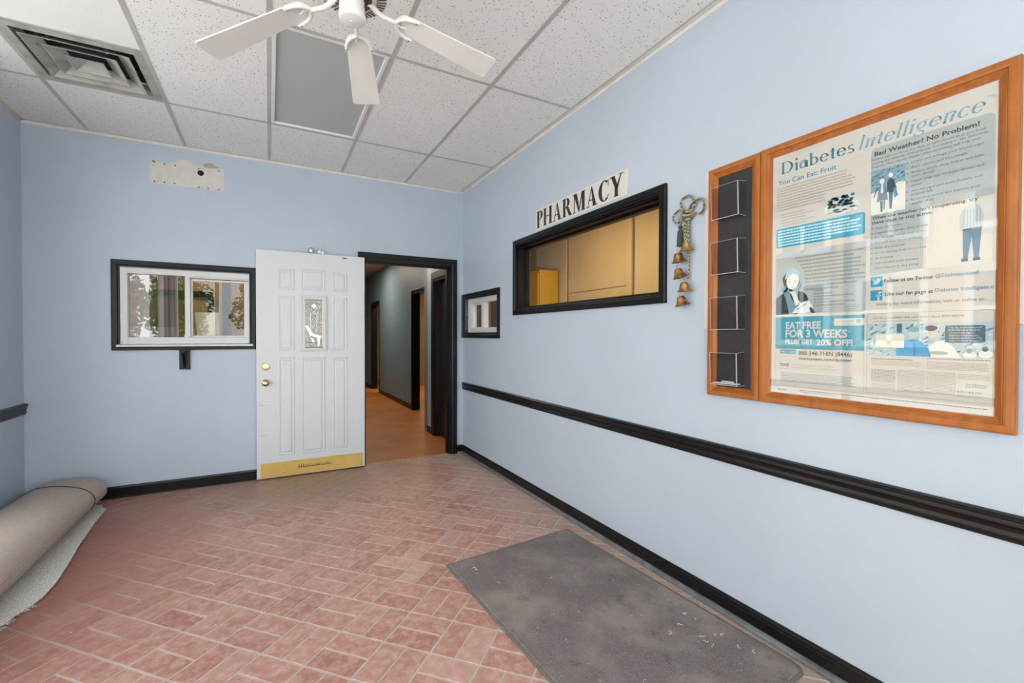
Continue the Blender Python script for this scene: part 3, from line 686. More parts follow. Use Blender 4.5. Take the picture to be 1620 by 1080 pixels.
# ================================================================ CARPET ROLL, MAT, LINT
def carpet_roll():
    t = thing('rolled_carpet', 'large flattened roll of old carpet lying along the left wall, backing outwards', 'carpet', (-3.17, -1.6, 0))
    rr = random.Random(11)
    def edge(y):   # irregular free edge of the flap
        K = [(-.10, -2.965), (-.19, -2.912), (-.55, -2.905), (-.9, -2.882), (-1.2, -2.850), (-1.45, -2.828), (-1.62, -2.832), (-1.70, -2.86), (-1.76, -2.895), (-1.82, -2.885), (-1.86, -2.93), (-2.2, -2.92), (-3.4, -2.90)]
        if y >= K[0][0]: return K[0][1]
        for (a, p), (b, q) in zip(K, K[1:]):
            if b <= y <= a: return p+(q-p)*(a-y)/(a-b)
        return K[-1][1]
    cx, hx, zt = -3.165, .228, .222
    def prof(y):
        L = [(edge(y), .006), ((edge(y)+cx)/2, .006), (cx, .006), (-3.33, .008)]
        for k in range(1, 25):
            a = -PI/2-PI*.06-(2*PI*.885)*k/24
            sx = abs(math.cos(a))**.80*math.copysign(1, math.cos(a)); sz = abs(math.sin(a))**.95*math.copysign(1, math.sin(a))
            z0 = .024; L.append((cx+hx*sx, (z0+zt)/2+(zt-z0)/2*sz+.012*math.sin(a)*(math.cos(a))))
        for k in range(1, 22):   # inner turn
            a = -PI/2+.75-2*PI*.9*k/21-.7
            f = 1-.10-.10*k/21
            L.append((cx+hx*f*math.cos(a), .122+.098*f*math.sin(a)))
        return L
    ny = 60; Y1, Y0 = -.06, -3.3
    rows = []; 
    for j in range(ny+1):
        yy = Y1+(Y0-Y1)*(j/ny)**1.3; rows.append(yy)
    P = [[None]*(ny+1) for _ in range(49)]
    rings = []
    for yy in rows:
        L = prof(yy); R = []
        f = max(0, 1-(Y1-yy)/.6)
        for i, (x, z) in enumerate(L):
            sk = -.45*max(0, x+3.2)*f-.25*max(0, -3.22-x)*f
            R.append(Vector((x, yy+sk+(0 if i > 2 else -.02*f), z*(1-.04*f)+.0015*math.sin(yy*9+x*20)*(1 if i > 4 else .3))))
        rings.append(R)
    n = len(rings[0]); th = .007
    outv = []; inv = []
    for R in rings:
        for i, p in enumerate(R):
            d = (R[min(i+1, n-1)]-R[max(i-1, 0)]); d.y = 0; d.normalize(); nn = Vector((-d.z, 0, d.x))*-1   # towards the inside (pile)
            outv.append(p); inv.append(p+nn*th)
    mb = MB(); NN = len(outv)
    F1 = [(j*n+i, j*n+i+1, (j+1)*n+i+1, (j+1)*n+i) for j in range(ny) for i in range(n-1)]
    o = len(mb.v); mb.add(outv, F1, M_burlap); 
    mb.add(inv, [tuple(reversed(f)) for f in F1], M_pile)
    E = []
    for j in range(ny): E += [(j*n, (j+1)*n, NN+(j+1)*n, NN+j*n), (j*n+n-1, NN+j*n+n-1, NN+(j+1)*n+n-1, (j+1)*n+n-1)]
    for i in range(n-1): E += [(i, NN+i, NN+i+1, i+1), (ny*n+i, ny*n+i+1, NN+ny*n+i+1, NN+ny*n+i)]
    k = mb.mi(M_pile)
    for f in E: mb.f.append(f); mb.m.append(k)
    c = mb.build('carpet_sheet', t, True)
    # stitched seam following the outer surface
    mb = MB(); path = []
    for i in range(9, 27):
        x, z = prof(-1)[i]; yy = -.235-.62*max(0, x+3.30)-.08*max(0, -3.3-x)
        path.append((x+(.0045 if x > cx+.15 else 0), yy, z*.972+.004))
    mb.tube(path, .0022, M_hole, 6); mb.build('stitched_seam', t, True)
    mb = MB(); 
    mb.prism([(-3.145, -1.30, .2165), (-3.06, -1.345, .2045), (-3.09, -1.375, .2085), (-3.145, -1.34, .217)], (0, 0, .004), M_hole); mb.build('tear', t, label='short dark tear in the backing')
    mb = MB(); rr = random.Random(4)
    for k in range(40):
        y = -1.66-.2*rr.random(); x = edge(y); a = rr.random()*1.2-.9; l = .01+.02*rr.random()
        mb.tube([(x-.005, y, .008), (x+l*math.cos(a)*.6, y+l*math.sin(a)*.6, .010), (x+l*math.cos(a+.4), y+l*math.sin(a+.4), .004)], .0008, M_pile, 4)
    mb.build('frayed_edge', t, kind='stuff')
carpet_roll()
mp = [(-1.002, -2.222), (-.130, -2.150), (-.052, -3.560), (-.060, -3.600), (-.085, -3.625), (-.93, -3.70)]
t = thing('floor_mat', 'dusty grey carpet mat on the brick tiles beside the right wall', 'mat', (-.53, -2.9, 0))
def inset(P, d):
    c = (sum(p[0] for p in P)/len(P), sum(p[1] for p in P)/len(P)); o = []
    for i in range(len(P)):
        p0, p1, p2 = Vector(P[i-1]), Vector(P[i]), Vector(P[(i+1) % len(P)])
        n1 = Vector((-(p1-p0).y, (p1-p0).x)).normalized(); n2 = Vector((-(p2-p1).y, (p2-p1).x)).normalized()
        if n1.dot(Vector(c)-p1) < 0: n1 = -n1
        if n2.dot(Vector(c)-p1) < 0: n2 = -n2
        b = (n1+n2).normalized(); o.append(tuple(p1+b*(d/max(.3, b.dot(n1)))))
    return o
mb = MB(); i1 = inset(mp, .014); mb.loft([[(x, y, .007) for x, y in i1], [(x, y, .0095) for x, y in inset(mp, .018)]], M_mat); mb.build('mat_pile', t)
mb = MB(); mb.loft([[(x, y, .0005) for x, y in mp], [(x, y, .0055) for x, y in mp], [(x, y, .0072) for x, y in inset(mp, .004)], [(x, y, .0072) for x, y in inset(mp, .016)]], M_matedge); mb.build('mat_binding', t)
mb = MB(); rr = random.Random(21)
def fleck(x, y, z, s):
    a = rr.random()*6.28; 
    for q in range(2):
        a += .9+rr.random()*1.3; l = s*(.5+rr.random())
        mb.tube([(x, y, z), (x+l*math.cos(a), y+l*math.sin(a), z+.001), (x+1.6*l*math.cos(a+.6), y+1.6*l*math.sin(a+.6), z)], [s*.10, s*.14, s*.05], M_lint, 4)
for k in range(11): fleck(-.13-.28*rr.random(), -3.15-.38*rr.random(), .0105, .005+.005*rr.random())
for k in range(42): fleck(-.14-.78*rr.random(), -2.26-1.3*rr.random(), .0105, .003+.003*rr.random()**2)
fleck(-.87, -2.34, .0105, .012); fleck(-.93, -2.29, .0105, .005)
for k in range(26): fleck(-2.7+2.4*rr.random(), -.4-3.2*rr.random(), .0004, .003+.003*rr.random())
fleck(-2.07, -2.23, .002, .008)
mb.build('lint_fluff', kind='stuff', label='small white bits of lint and plaster scattered on the mat and tiles', category='lint')

# ================================================================ TEXT HELPERS
_cache = {}
def txt(body, bold=0.0, res=2):
    k = (body, bold, res)
    if k in _cache: return _cache[k]
    def one(b):
        c = bpy.data.curves.new('t', 'FONT'); c.body = b; c.size = 1; c.offset = bold; c.resolution_u = res
        o = bpy.data.objects.new('t', c); COL.objects.link(o); bpy.context.view_layer.update()
        me = bpy.data.meshes.new_from_object(o.evaluated_get(bpy.context.evaluated_depsgraph_get()))
        V = [(v.co.x, v.co.y) for v in me.vertices]; F = [tuple(p.vertices) for p in me.polygons]
        bpy.data.objects.remove(o); bpy.data.meshes.remove(me); bpy.data.curves.remove(c); return V, F
    global _cap
    if '_cap' not in globals(): V, F = one('H'); _cap = max(v[1] for v in V)-min(v[1] for v in V)
    V, F = one(body); x0 = min(v[0] for v in V); x1 = max(v[0] for v in V)
    _cache[k] = ([((x-x0)/(x1-x0), y/_cap) for x, y in V], F); return _cache[k]
# serif lettering drawn from strokes; cap height 1
def arc(cx, cy, rx, ry, tk, tn, a0, a1, n=18):
    out = []
    for k in range(n):
        q = []
        for a, w_ in ((a0+(a1-a0)*k/n, 0), (a0+(a1-a0)*(k+1)/n, 0), (a0+(a1-a0)*(k+1)/n, 1), (a0+(a1-a0)*k/n, 1)):
            a = math.radians(a); q.append((cx+(rx-w_*tk)*math.cos(a), cy+(ry-w_*tn)*math.sin(a)))
        out.append(q)
    return out
def R_(x0, x1, y0, y1): return [[(x0, y0), (x1, y0), (x1, y1), (x0, y1)]]
def glyph(ch, s, h, f):   # s stem, h hairline, f serif reach
    def sf(x0, x1, y, d): return R_(x0-f, x1+f, min(y, y+d*h), max(y, y+d*h))
    X = .64
    if ch == 'P': return R_(.06, .06+s, 0, 1)+sf(.06, .06+s, 0, 1)+R_(0, .3, 1-h, 1)+arc(.30, .735, .30, .265, s, h, -90, 90)+R_(.06+s, .3, .47, .47+h), .62
    if ch == 'R': return R_(.06, .06+s, 0, 1)+sf(.06, .06+s, 0, 1)+R_(0, .32, 1-h, 1)+arc(.32, .745, .28, .255, s, h, -90, 90)+R_(.06+s, .32, .49, .49+h)+[[(.30, .52), (.30+s*.9, .52), (.78, 0), (.78-s*1.15, 0)]]+R_(.62, .80, 0, h), .80
    if ch == 'H': return R_(.06, .06+s, 0, 1)+R_(.78-s, .78, 0, 1)+R_(.06+s, .78-s, .48, .48+h*1.3)+sf(.06, .06+s, 0, 1)+sf(.06, .06+s, 1, -1)+sf(.78-s, .78, 0, 1)+sf(.78-s, .78, 1, -1), .84
    if ch == 'A': return [[(.10, 0), (.10+h*1.3, 0), (.44, 1), (.38, 1)], [(.72-s*1.1, 0), (.72, 0), (.44, 1), (.36, 1)]]+R_(.2, .58, .30, .30+h*1.2)+R_(.02, .26, 0, h)+R_(.46, .80, 0, h), .82
    if ch == 'M': return R_(.10, .10+h*1.3, 0, 1)+R_(.92-s, .92, 0, 1)+[[(.08, 1), (.08+s*1.3, 1), (.56, 0), (.46, 0)], [(.46, 0), (.53, 0), (.92-s*.6, 1), (.92-s*1.1, 1)]]+R_(.0, .24, 0, h)+R_(.0, .2, 1-h, 1)+R_(.92-s-f, .92+f, 0, h)+R_(.92-s, .92+f, 1-h, 1), .98
    if ch == 'C': return arc(.40, .5, .38, .515, s*1.1, h*1.3, 48, 312, 26)+R_(.63, .67, .66, 1.0)+[[(.60, .20), (.66, .28), (.70, .26), (.62, .12)]], .72
    if ch == 'Y': return [[(.06, 1), (.06+s*1.15, 1), (.40+s/2, .42), (.40-s/2, .45)], [(.66, 1), (.66+h*1.3, 1), (.42+s/2, .42), (.36, .42)]]+R_(.40-s/2, .40+s/2, 0, .45)+sf(.40-s/2, .40+s/2, 0, 1)+R_(-.02, .32, 1-h, 1)+R_(.56, .82, 1-h, 1), .80
    if ch == 'D': return R_(.06, .06+s, 0, 1)+R_(0, .36, 0, h)+R_(0, .36, 1-h, 1)+arc(.34, .5, .44, .5, s*1.1, h, -90, 90, 22), .84
    if ch == 'I': return R_(.08, .08+s, 0, 1)+sf(.08, .08+s, 0, 1)+sf(.08, .08+s, 1, -1), .30
    if ch == 'i': return R_(.07, .07+s, 0, X)+sf(.07, .07+s, 0, 1)+R_(.0, .07, X-h, X)+[[(.05, .84), (.05+s*1.2, .84), (.05+s*1.2, .84+s*1.2), (.05, .84+s*1.2)]], .26
    if ch == 'l': return R_(.07, .07+s, 0, 1.02)+sf(.07, .07+s, 0, 1)+R_(0, .07, 1.02-h, 1.02), .26
    if ch == 'n': return R_(.07, .07+s, 0, X)+sf(.07, .07+s, 0, 1)+R_(0, .07, X-h, X)+arc(.07+s+.15, X-.20, .20, .21, s, h, 0, 140, 12)+R_(.22+s*1.0+.13-s, .35+s-.0, 0, X-.20)+sf(.35, .35+s, 0, 1), .56
    if ch == 't': return R_(.10, .10+s, .06, .84)+R_(0, .30, X-h, X)+arc(.10+.12, .12, .12, .13, s*.8, h, 180, 330, 10), .34
    if ch == 'e': return arc(.27, X/2, .26, X/2+.01, s, h, 25, 325, 22)+R_(.06, .50, X*.52, X*.52+h)+arc(.27, X/2, .26, X/2+.01, s*.7, h, 0, 40, 5), .55
    if ch == 'c': return arc(.27, X/2, .26, X/2+.01, s, h, 45, 320, 20), .50
    if ch == 'a': return arc(.24, X*.42, .23, X*.42, s*.9, h, 0, 360, 22)+R_(.40, .40+s, 0, X*.78)+arc(.24, X*.72, .16+s, X*.29, s, h, 0, 130, 10)+R_(.40, .48+s, 0, h), .56
    if ch == 'b': return R_(.07, .07+s, 0, 1.02)+R_(0, .07, 1.02-h, 1.02)+arc(.30, X/2, .27, X/2, s, h, -140, 140, 20), .60
    if ch == 's': return arc(.20, X*.74, .17, X*.26+.005, s*.75, h, 30, 250, 14)+arc(.20, X*.26, .18, X*.27, s*.75, h, -150, 70, 14)+[[(.06, X*.68), (.17, X*.62), (.36, X*.34), (.27, X*.34)]], .42
    if ch == 'g': return arc(.25, X*.60, .22, X*.40, s*.9, h, 0, 360, 20)+arc(.25, -.16, .25, .18, s*.8, h, -200, 90, 18)+R_(.12, .30, .02, .02+h)+R_(.36, .54, X-h, X), .55
    return [], .3
def serif(body, s, h, f, slant=0, gap=.04):
    x = 0; out = []
    for ch in body:
        g, a = glyph(ch, s, h, f)
        out += [[(px+x+slant*py, py) for px, py in q] for q in g]; x += a+gap
    xs = [p[0] for q in out for p in q]; x0, x1 = min(xs), max(xs)
    return [[((px-x0)/(x1-x0), py) for px, py in q] for q in out]

# ================================================================ PHARMACY SIGN
t = thing('pharmacy_sign', 'white paper sign reading PHARMACY in black serif letters above the wide window', 'sign', (0, -2.05, 2.11))
def WP(y, z, x): return (x, y, z)
mb = MB(); mb.prism([(-.0005, -1.533, 2.108), (-.0005, -1.533, 2.268), (-.0005, -2.572, 2.268), (-.0005, -2.564, 2.114)], (-.003, 0, 0), mat('cream_sign_board', (214, 212, 192), .6))
mb.build('sign_board', t)
mb = MB(); mb.prism([(-.0036, -1.542, 2.115), (-.0036, -1.542, 2.261), (-.0036, -2.553, 2.261), (-.0036, -2.549, 2.120)], (-.0005, 0, 0), mat('white_sign_paper', (208, 204, 200), .6)); mb.build('sign_paper', t)
mb = MB(); M_ink = mat('black_brown_letters', (42, 30, 30), .5)
for q in serif('PHARMACY', .205, .045, .045, 0, .035):
    mb.poly([(-.0043, -1.548-u*.985, 2.1235+v*.130+u*.004) for u, v in q], M_ink)
mb.build('lettering', t)

# ================================================================ BELLS ON A CORD
t = thing('hanging_bells', 'string of five brass bells on a looped green and gold cord beside the window', 'bells', (-.03, -3.01, 1.43))
def loop(name, pts, r=.0055, xoff=-.018, close=True):
    n = len(pts); P = []
    for k in range(n):   # Catmull-Rom
        p0, p1, p2, p3 = (pts[(k+q-1) % n] for q in range(4)) if close else (pts[max(0, min(n-1, k+q-1))] for q in range(4))
        for s_ in range(4):
            u = s_/4; P.append(tuple(.5*((2*b)+(-a+c)*u+(2*a-5*b+4*c-d)*u*u+(-a+3*b-3*c+d)*u**3) for a, b, c, d in zip(p0, p1, p2, p3)))
    if close: P.append(P[0])
    mb = MB(); mb.tube([(xoff-.006*math.sin(i*.5), y, z) for i, (y, z) in enumerate(P)], r, M_rope, 8); return mb.build(name, t, True)
loop('cord_loop', [(-2.974, 1.945), (-2.978, 1.967), (-2.992, 1.980), (-3.017, 1.983), (-3.042, 1.967), (-3.054, 1.941), (-3.052, 1.922), (-3.030, 1.900), (-3.000, 1.900), (-2.985, 1.924)])
loop('cord_loop', [(-3.030, 1.900), (-3.053, 1.935), (-3.074, 1.948), (-3.101, 1.943), (-3.119, 1.919), (-3.111, 1.893), (-3.088, 1.876), (-3.060, 1.884)], .0055, -.024)
loop('cord_loop', [(-2.995, 1.900), (-2.982, 1.916), (-2.955, 1.923), (-2.935, 1.91), (-2.930, 1.884), (-2.943, 1.860), (-2.962, 1.864), (-2.976, 1.885)], .0052, -.022)
mb = MB()
for k, (y, z, a) in enumerate(((-3.0, 1.905, .5), (-3.02, 1.90, -.6), (-3.005, 1.885, .2), (-3.022, 1.878, -.2), (-3.0, 1.868, .5), (-3.018, 1.862, -.4))):
    mb.tube([(-.012, y+.022*math.cos(a), z+.022*math.sin(a)), (-.034, y, z), (-.012, y-.022*math.cos(a), z-.022*math.sin(a))], .008, M_rope, 8)
mb.build('knot', t, True)
mb = MB()
for k in range(6): y = -2.995-.0055*k; mb.tube([(-.016-.005*(k % 2), y, 1.865), (-.020-.004*(k % 2), y+.002*math.sin(k), 1.80), (-.016, y, 1.750-.004*(k % 3))], .0040, M_rope, 6)
mb.build('cord_strands', t, True)
mb = MB(); mb.tube([(-.016, -3.012, 1.76), (-.018, -3.018, 1.70), (-.018, -3.026, 1.64), (-.018, -3.018, 1.56)], .0045, M_rope, 7); mb.tube([(-.02, -3.004, 1.76), (-.022, -2.985, 1.73), (-.022, -2.98, 1.70)], .003, M_rope, 6); mb.build('lower_cord', t, True)
mb = MB(); mb.tube([(-.02, -2.986, 1.87), (-.022, -2.975, 1.845)], .0025, M_tassel, 6); mb.lathe((-.022, -2.972, 1.845), (0, .0, -1), [(.004, 0), (.010, .006), (.011, .014), (.006, .022), (.008, .026), (.013, .034), (.0155, .070), (.0165, .108), (.002, .112)], M_tassel, 16); mb.build('tassel', t, True)
def bell(y, z, tilt, s=1.0):
    ax = Vector((.15, math.sin(tilt), -math.cos(tilt))).normalized(); c = Vector((-.042, y, z))
    mb = MB(); pr = [(.006, -.004), (.006, 0), (.016, .002), (.0215, .010), (.0235, .022), (.027, .033), (.034, .043), (.0395, .048), (.0385, .050), (.033, .045), (.025, .034), (.0215, .022), (.019, .010), (.0, .006)]
    mb.lathe(c, ax, [(r*s, h*s) for r, h in pr], M_bell, 28); b = mb.build('bell', t, True)
    mb = MB(); mb.lathe(c+ax*.030*s, ax, [(.002, -.02), (.002, 0), (.007, .006), (.008, .012), (.006, .018), (0, .020)], M_bell, 12); mb.build('clapper', b, True)
    ring_ = [c-ax*(.008)+Vector((0, math.cos(q)*.005, math.sin(q)*.005)) for q in [2*PI*k/10 for k in range(11)]]
    mb = MB(); mb.tube(ring_, .0014, M_brass, 5); mb.build('hanging_ring', b, True)
for y, z, a, s in ((-3.026, 1.748, .05, .90), (-2.976, 1.702, -.05, .98), (-2.974, 1.622, -.25, .93), (-3.016, 1.550, .03, .96), (-2.994, 1.482, -.18, .96)): bell(y, z, a, s)

# ================================================================ BACKING BOARD, BROCHURE RACK, POSTER
mb = MB(); mb.box(-.006, -.0003, -4.168, -3.106, 1.317, 2.070, mat('off_white_board', (206, 202, 198), .5)); mb.build('backing_board', label='white board on the wall showing as thin strips beside the oak frames', category='board')
def oakframe(y_l, y_r, z0, z1, w_, parent, x0=-.0062, name='oak_frame'):
    """picture frame moulding; y_l > y_r ; one mesh, four mitred members"""
    sec = [(0, 0), (0, .016), (.05, .021), (.14, .0225), (.40, .0225), (.52, .021), (.58, .0165), (.63, .0165), (.70, .0145), (.92, .0095), (1, .008), (1, 0)]
    o = [(y_l, z0), (y_r, z0), (y_r, z1), (y_l, z1)]; i = [(y_l-w_, z0+w_), (y_r+w_, z0+w_), (y_r+w_, z1-w_), (y_l-w_, z1-w_)]
    mb = MB()
    for k in range(4):
        n = (k+1) % 4
        mb.loft([[(x0-d, o[e][0]*(1-q)+i[e][0]*q, o[e][1]*(1-q)+i[e][1]*q) for q, d in sec] for e in (k, n)], M_oak)
    return mb.build(name, parent)
t = thing('brochure_rack', 'narrow oak framed rack with four clear plastic pockets left of the poster', 'brochure rack', (0, -3.27, 1.0))
oakframe(-3.140, -3.396, 1.004, 2.063, .044, t)
mb = MB(); mb.box(-.0105, -.0062, -3.353, -3.183, 1.046, 2.021, M_felt); mb.build('backing_panel', t, label='charcoal backing panel')
for z0, z1 in ((1.813, 1.958), (1.562, 1.708), (1.312, 1.456), (1.062, 1.206)):
    mb = MB(); yl, yr, xf, xb = -3.188, -3.322, -.064, -.0108
    mb.poly([(xf, yl, z0), (xf, yr, z0), (xf-.006, yr, z1), (xf-.006, yl, z1)], M_acryl)
    for y in (yl, yr): mb.poly([(xb, y, z0), (xf, y, z0), (xf-.006, y, z1), (xb, y, z1+.006)], M_acryl)
    mb.poly([(xb, yl, z0), (xb, yr, z0), (xf, yr, z0), (xf, yl, z0)], M_acryl)
    pk = mb.build('brochure_pocket', t)
    mb = MB(); e = .0011
    for a, b, rr_ in (((xf, yl, z0), (xf, yr, z0), 1.7), ((xf, yr, z0), (xf-.006, yr, z1), 1.9), ((xf, yl, z0), (xf-.006, yl, z1), .7), ((xf-.006, yl, z1), (xf-.006, yr, z1), .7), ((xf, yr, z0), (xb, yr, z0), 1.2), ((xf-.006, yr, z1), (xb, yr, z1+.006), .7), ((xb, yl, z0), (xf, yl, z0), .8)):
        mb.tube([a, b], e*rr_, M_acedge, 4)
    mb.build('polished_edge', pk)
mb = MB(); mb.prism([(-.02, -3.20, 1.066), (-.02, -3.31, 1.066), (-.058, -3.315, 1.066), (-.058, -3.195, 1.066)], (0, 0, .004), M_card); mb.prism([(-.018, -3.21, 1.071), (-.02, -3.27, 1.0715), (-.052, -3.30, 1.071), (-.05, -3.235, 1.071)], (.004, 0, .006), M_card)
mb.build('leaflet', label='white folded leaflets lying in the lowest plastic pocket', category='leaflet')

t = thing('framed_poster', 'large oak framed diabetes information poster under glass on the right wall', 'poster', (0, -3.77, 1.0))
oakframe(-3.397, -4.147, 1.004, 2.066, .0465, t)
PX = -.0125
def pp(u, v, layer=0): return (PX-.00022*layer, -3.430-u/1000, 1.040+v/1000)
mb = MB(); mb.box(PX+.002, PX, -4.107, -3.436, 1.042, 2.028, M_paper)
TEAL, TEAL2, LT, DK, TX, BK, WH = (58, 150, 176), (0, 152, 190), (164, 174, 177), (34, 76, 96), (104, 104, 108), (58, 56, 62), (206, 204, 199)
def pg(pts, c, layer=1): mb.poly([pp(u, v, layer) for u, v in pts], flat(c))
def rc(u0, v0, u1, v1, c, layer=1): pg([(u0, v0), (u1, v0), (u1, v1), (u0, v1)], c, layer)
def rrc(u0, v0, u1, v1, r, c, layer=1):
    P = []
    for cx_, cy_, a0 in ((u1-r, v1-r, 0), (u0+r, v1-r, 90), (u0+r, v0+r, 180), (u1-r, v0+r, 270)):
        for q in range(5): a = math.radians(a0+22.5*q); P.append((cx_+r*math.cos(a), cy_+r*math.sin(a)))
    pg(P, c, layer)
def el(u, v, a, b, c, layer=2, n=16, rot=0):
    pg([(u+a*math.cos(q)*math.cos(rot)-b*math.sin(q)*math.sin(rot), v+a*math.cos(q)*math.sin(rot)+b*math.sin(q)*math.cos(rot)) for q in [2*PI*k/n for k in range(n)]], c, layer)
def outline(u0, v0, u1, v1, c=(170, 166, 160), w_=.8):
    rc(u0, v0, u1, v0+w_, c, 2); rc(u0, v1-w_, u1, v1, c, 2); rc(u0, v0, u0+w_, v1, c, 2); rc(u1-w_, v0, u1, v1, c, 2)
def tx(body, u, v, w_, h, c, bold=0, layer=5):
    V, F = txt(body, bold, 1 if h < 9 else 3)
    mb.add([pp(u+a*w_, v+b*h, layer) for a, b in V], F, flat(c))
def rows(u0, v1, w_, n, pitch, h, c, rag=.1, seed=1, wc=(3, 11)):
    r = random.Random(seed)
    for k in range(n):
        v = v1-k*pitch; u = u0; end = u0+w_*(1-rag*r.random())
        while u < end:
            l = min(end-u, wc[0]+r.random()*(wc[1]-wc[0]))
            if l > 1: rc(u, v, u+l, v+h, c, 5)
            u += l+1.4
# headline
for q in serif('Diabetes', .135, .05, .03, 0, .03): pg([(47+a*262, 902+b*47) for a, b in q], (52, 122, 152), 5)
for q in serif('Intelligence', .115, .045, .012, .22, .045): pg([(322+a*322, 904+b*45) for a, b in q], (110, 166, 190), 5)
tx('TM', 646, 936, 15, 8, (140, 170, 186))
# left column
outline(28, 603, 343, 882, (190, 190, 186), .7)
tx('You Can Eat: Fruit', 35, 860, 216, 18, (70, 148, 186), .012)
rows(31, 843, 290, 6, 11.2, 5.5, (176, 170, 165), .12, 2); rows(31, 776, 190, 3, 11.2, 5.5, (176, 170, 165), .1, 3)
for k in range(5): el(47, 737-k*11.5, 1.3, 1.3, (120, 116, 114), 5, 8); rows(52, 734.5-k*11.5, (90, 126, 96, 130, 96)[k], 1, 10, 5, (176, 170, 165), .02, 20+k)
el(268, 716, 58, 26, (206, 214, 214), 2); el(268, 714, 48, 18, (190, 204, 208), 3)
rr = random.Random(9)
for k in range(60): el(228+82*rr.random(), 720+34*rr.random()*(1), 5+4*rr.random(), 3+3*rr.random(), [(44, 104, 128), (80, 150, 176), (24, 60, 78), (130, 184, 200)][k % 4], 4, 7)
for k in range(16): el(225+90*rr.random(), 697+14*rr.random(), 10, 3, [(222, 224, 222), (150, 168, 176)][k % 2], 4, 8)
rrc(30, 603, 343, 681, 7, TEAL2, 2)
for k in range(6): rows(37, 667-k*11.4, (262, 296, 288, 296, 290, 200)[k], 1, 10, 6.2, (186, 226, 236), .02, 40+k, (5, 16))
# survey panel and the woman reading
rrc(29, 329, 349, 580, 6, LT, 1)
for k in range(10): rows(106+min(k, 4)*9 if k < 5 else 144, 549-k*14.2, (236, 200, 214, 200, 206, 186, 202, 204, 180, 120)[k], 1, 10, 5.8, (128, 134, 138), .02, 60+k)
for k in range(6): rows(177, 414-k*11.2, (34, 64, 134, 58, 142, 108)[k], 1, 10, 5.2, (128, 134, 138), .02, 80+k)
for k in range(4): rows(172, 354-k*6.6, 158, 1, 10, 2.6, (140, 146, 150), .02, 90+k)
pg([(31, 329), (31, 396), (52, 412), (78, 420), (96, 404), (118, 372), (118, 329)], (32, 44, 54), 2)                 # jacket
pg([(118, 420), (134, 418), (150, 404), (158, 384), (140, 368), (118, 386)], (32, 44, 54), 2)
pg([(60, 424), (74, 436), (96, 404), (112, 356), (104, 330), (84, 330), (76, 372)], (112, 148, 166), 3)           # scarf
pg([(80, 436), (108, 420), (124, 376), (112, 360), (92, 396)], (222, 224, 222), 3)
el(92, 470, 34, 49, (150, 186, 204), 3, 20); pg([(52, 425), (52, 470), (72, 500), (84, 440), (70, 418)], (128, 168, 188), 3)
pg([(124, 470), (132, 452), (126, 430), (112, 440)], (128, 168, 188), 3)
el(97, 462, 24, 33, (226, 226, 222), 4, 18, -.1); pg([(66, 470), (74, 506), (104, 513), (126, 492), (122, 480), (98, 494), (80, 478)], (160, 194, 210), 5)
for u in (86, 108): rc(u-6, 459, u+5, 461.5, (96, 120, 136), 5)
rc(92, 441, 104, 443, (160, 140, 140), 5); pg([(98, 450), (101, 450), (100, 458)], (196, 200, 200), 5)
pg([(96, 335), (112, 356), (140, 378), (160, 380), (176, 352), (160, 336), (140, 332)], (224, 226, 224), 4); pg([(112, 352), (150, 372), (154, 368), (118, 346)], (170, 190, 200), 5); pg([(160, 350), (168, 356), (184, 332), (172, 331)], (40, 50, 60), 5)
# offer advert
rc(30, 192, 346, 319, TEAL, 2); rrc(249, 281, 347, 307, 4, WH, 3); tx('nutrisystem', 258, 294, 55, 7, (110, 122, 128)); rc(322, 290, 334, 303, TEAL2, 4); tx('D', 325, 292, 7, 9, WH, .02); rc(258, 287, 318, 288, (150, 160, 166), 4)
for b_, u, v, ww, hh in (('EAT FREE', 72, 272, 132, 26), ('FOR 3 WEEKS', 71, 238, 222, 28), ('PLUS! GET', 71, 211, 105, 18), ('20% OFF!', 189, 208, 122, 21)): tx(b_, u, v, ww, hh, WH, .03)
tx('*', 297, 250, 5, 12, WH)
rc(30, 191, 346, 192, TEAL, 2); outline(30, 40, 346, 193, (120, 140, 150), .7)
rrc(49, 171, 112, 188, 1.5, TEAL2, 2); tx('CALL or CLICK', 52, 176, 58, 7, WH, .01)
tx('888-348-THIN (8446)', 124, 168, 184, 15, BK, .01); tx('nutrisystem.com/dposter', 125, 149, 184, 11, BK, .01)
el(68, 127, 17, 17, (150, 160, 168), 2, 24); el(68, 127, 15, 15, (214, 212, 208), 3, 24); rc(52, 120, 84, 132, (90, 100, 110), 4); tx('BACK', 55, 122, 26, 8, WH, .02)
tx('Try Nutrisystem D for 14 days', 98, 125, 151, 7, (150, 176, 192)); rows(98, 115, 180, 1, 6, 3.4, (170, 188, 198), .02, 99)
rows(54, 92, 268, 7, 5.6, 2.6, (146, 152, 156), .06, 101, (4, 12))
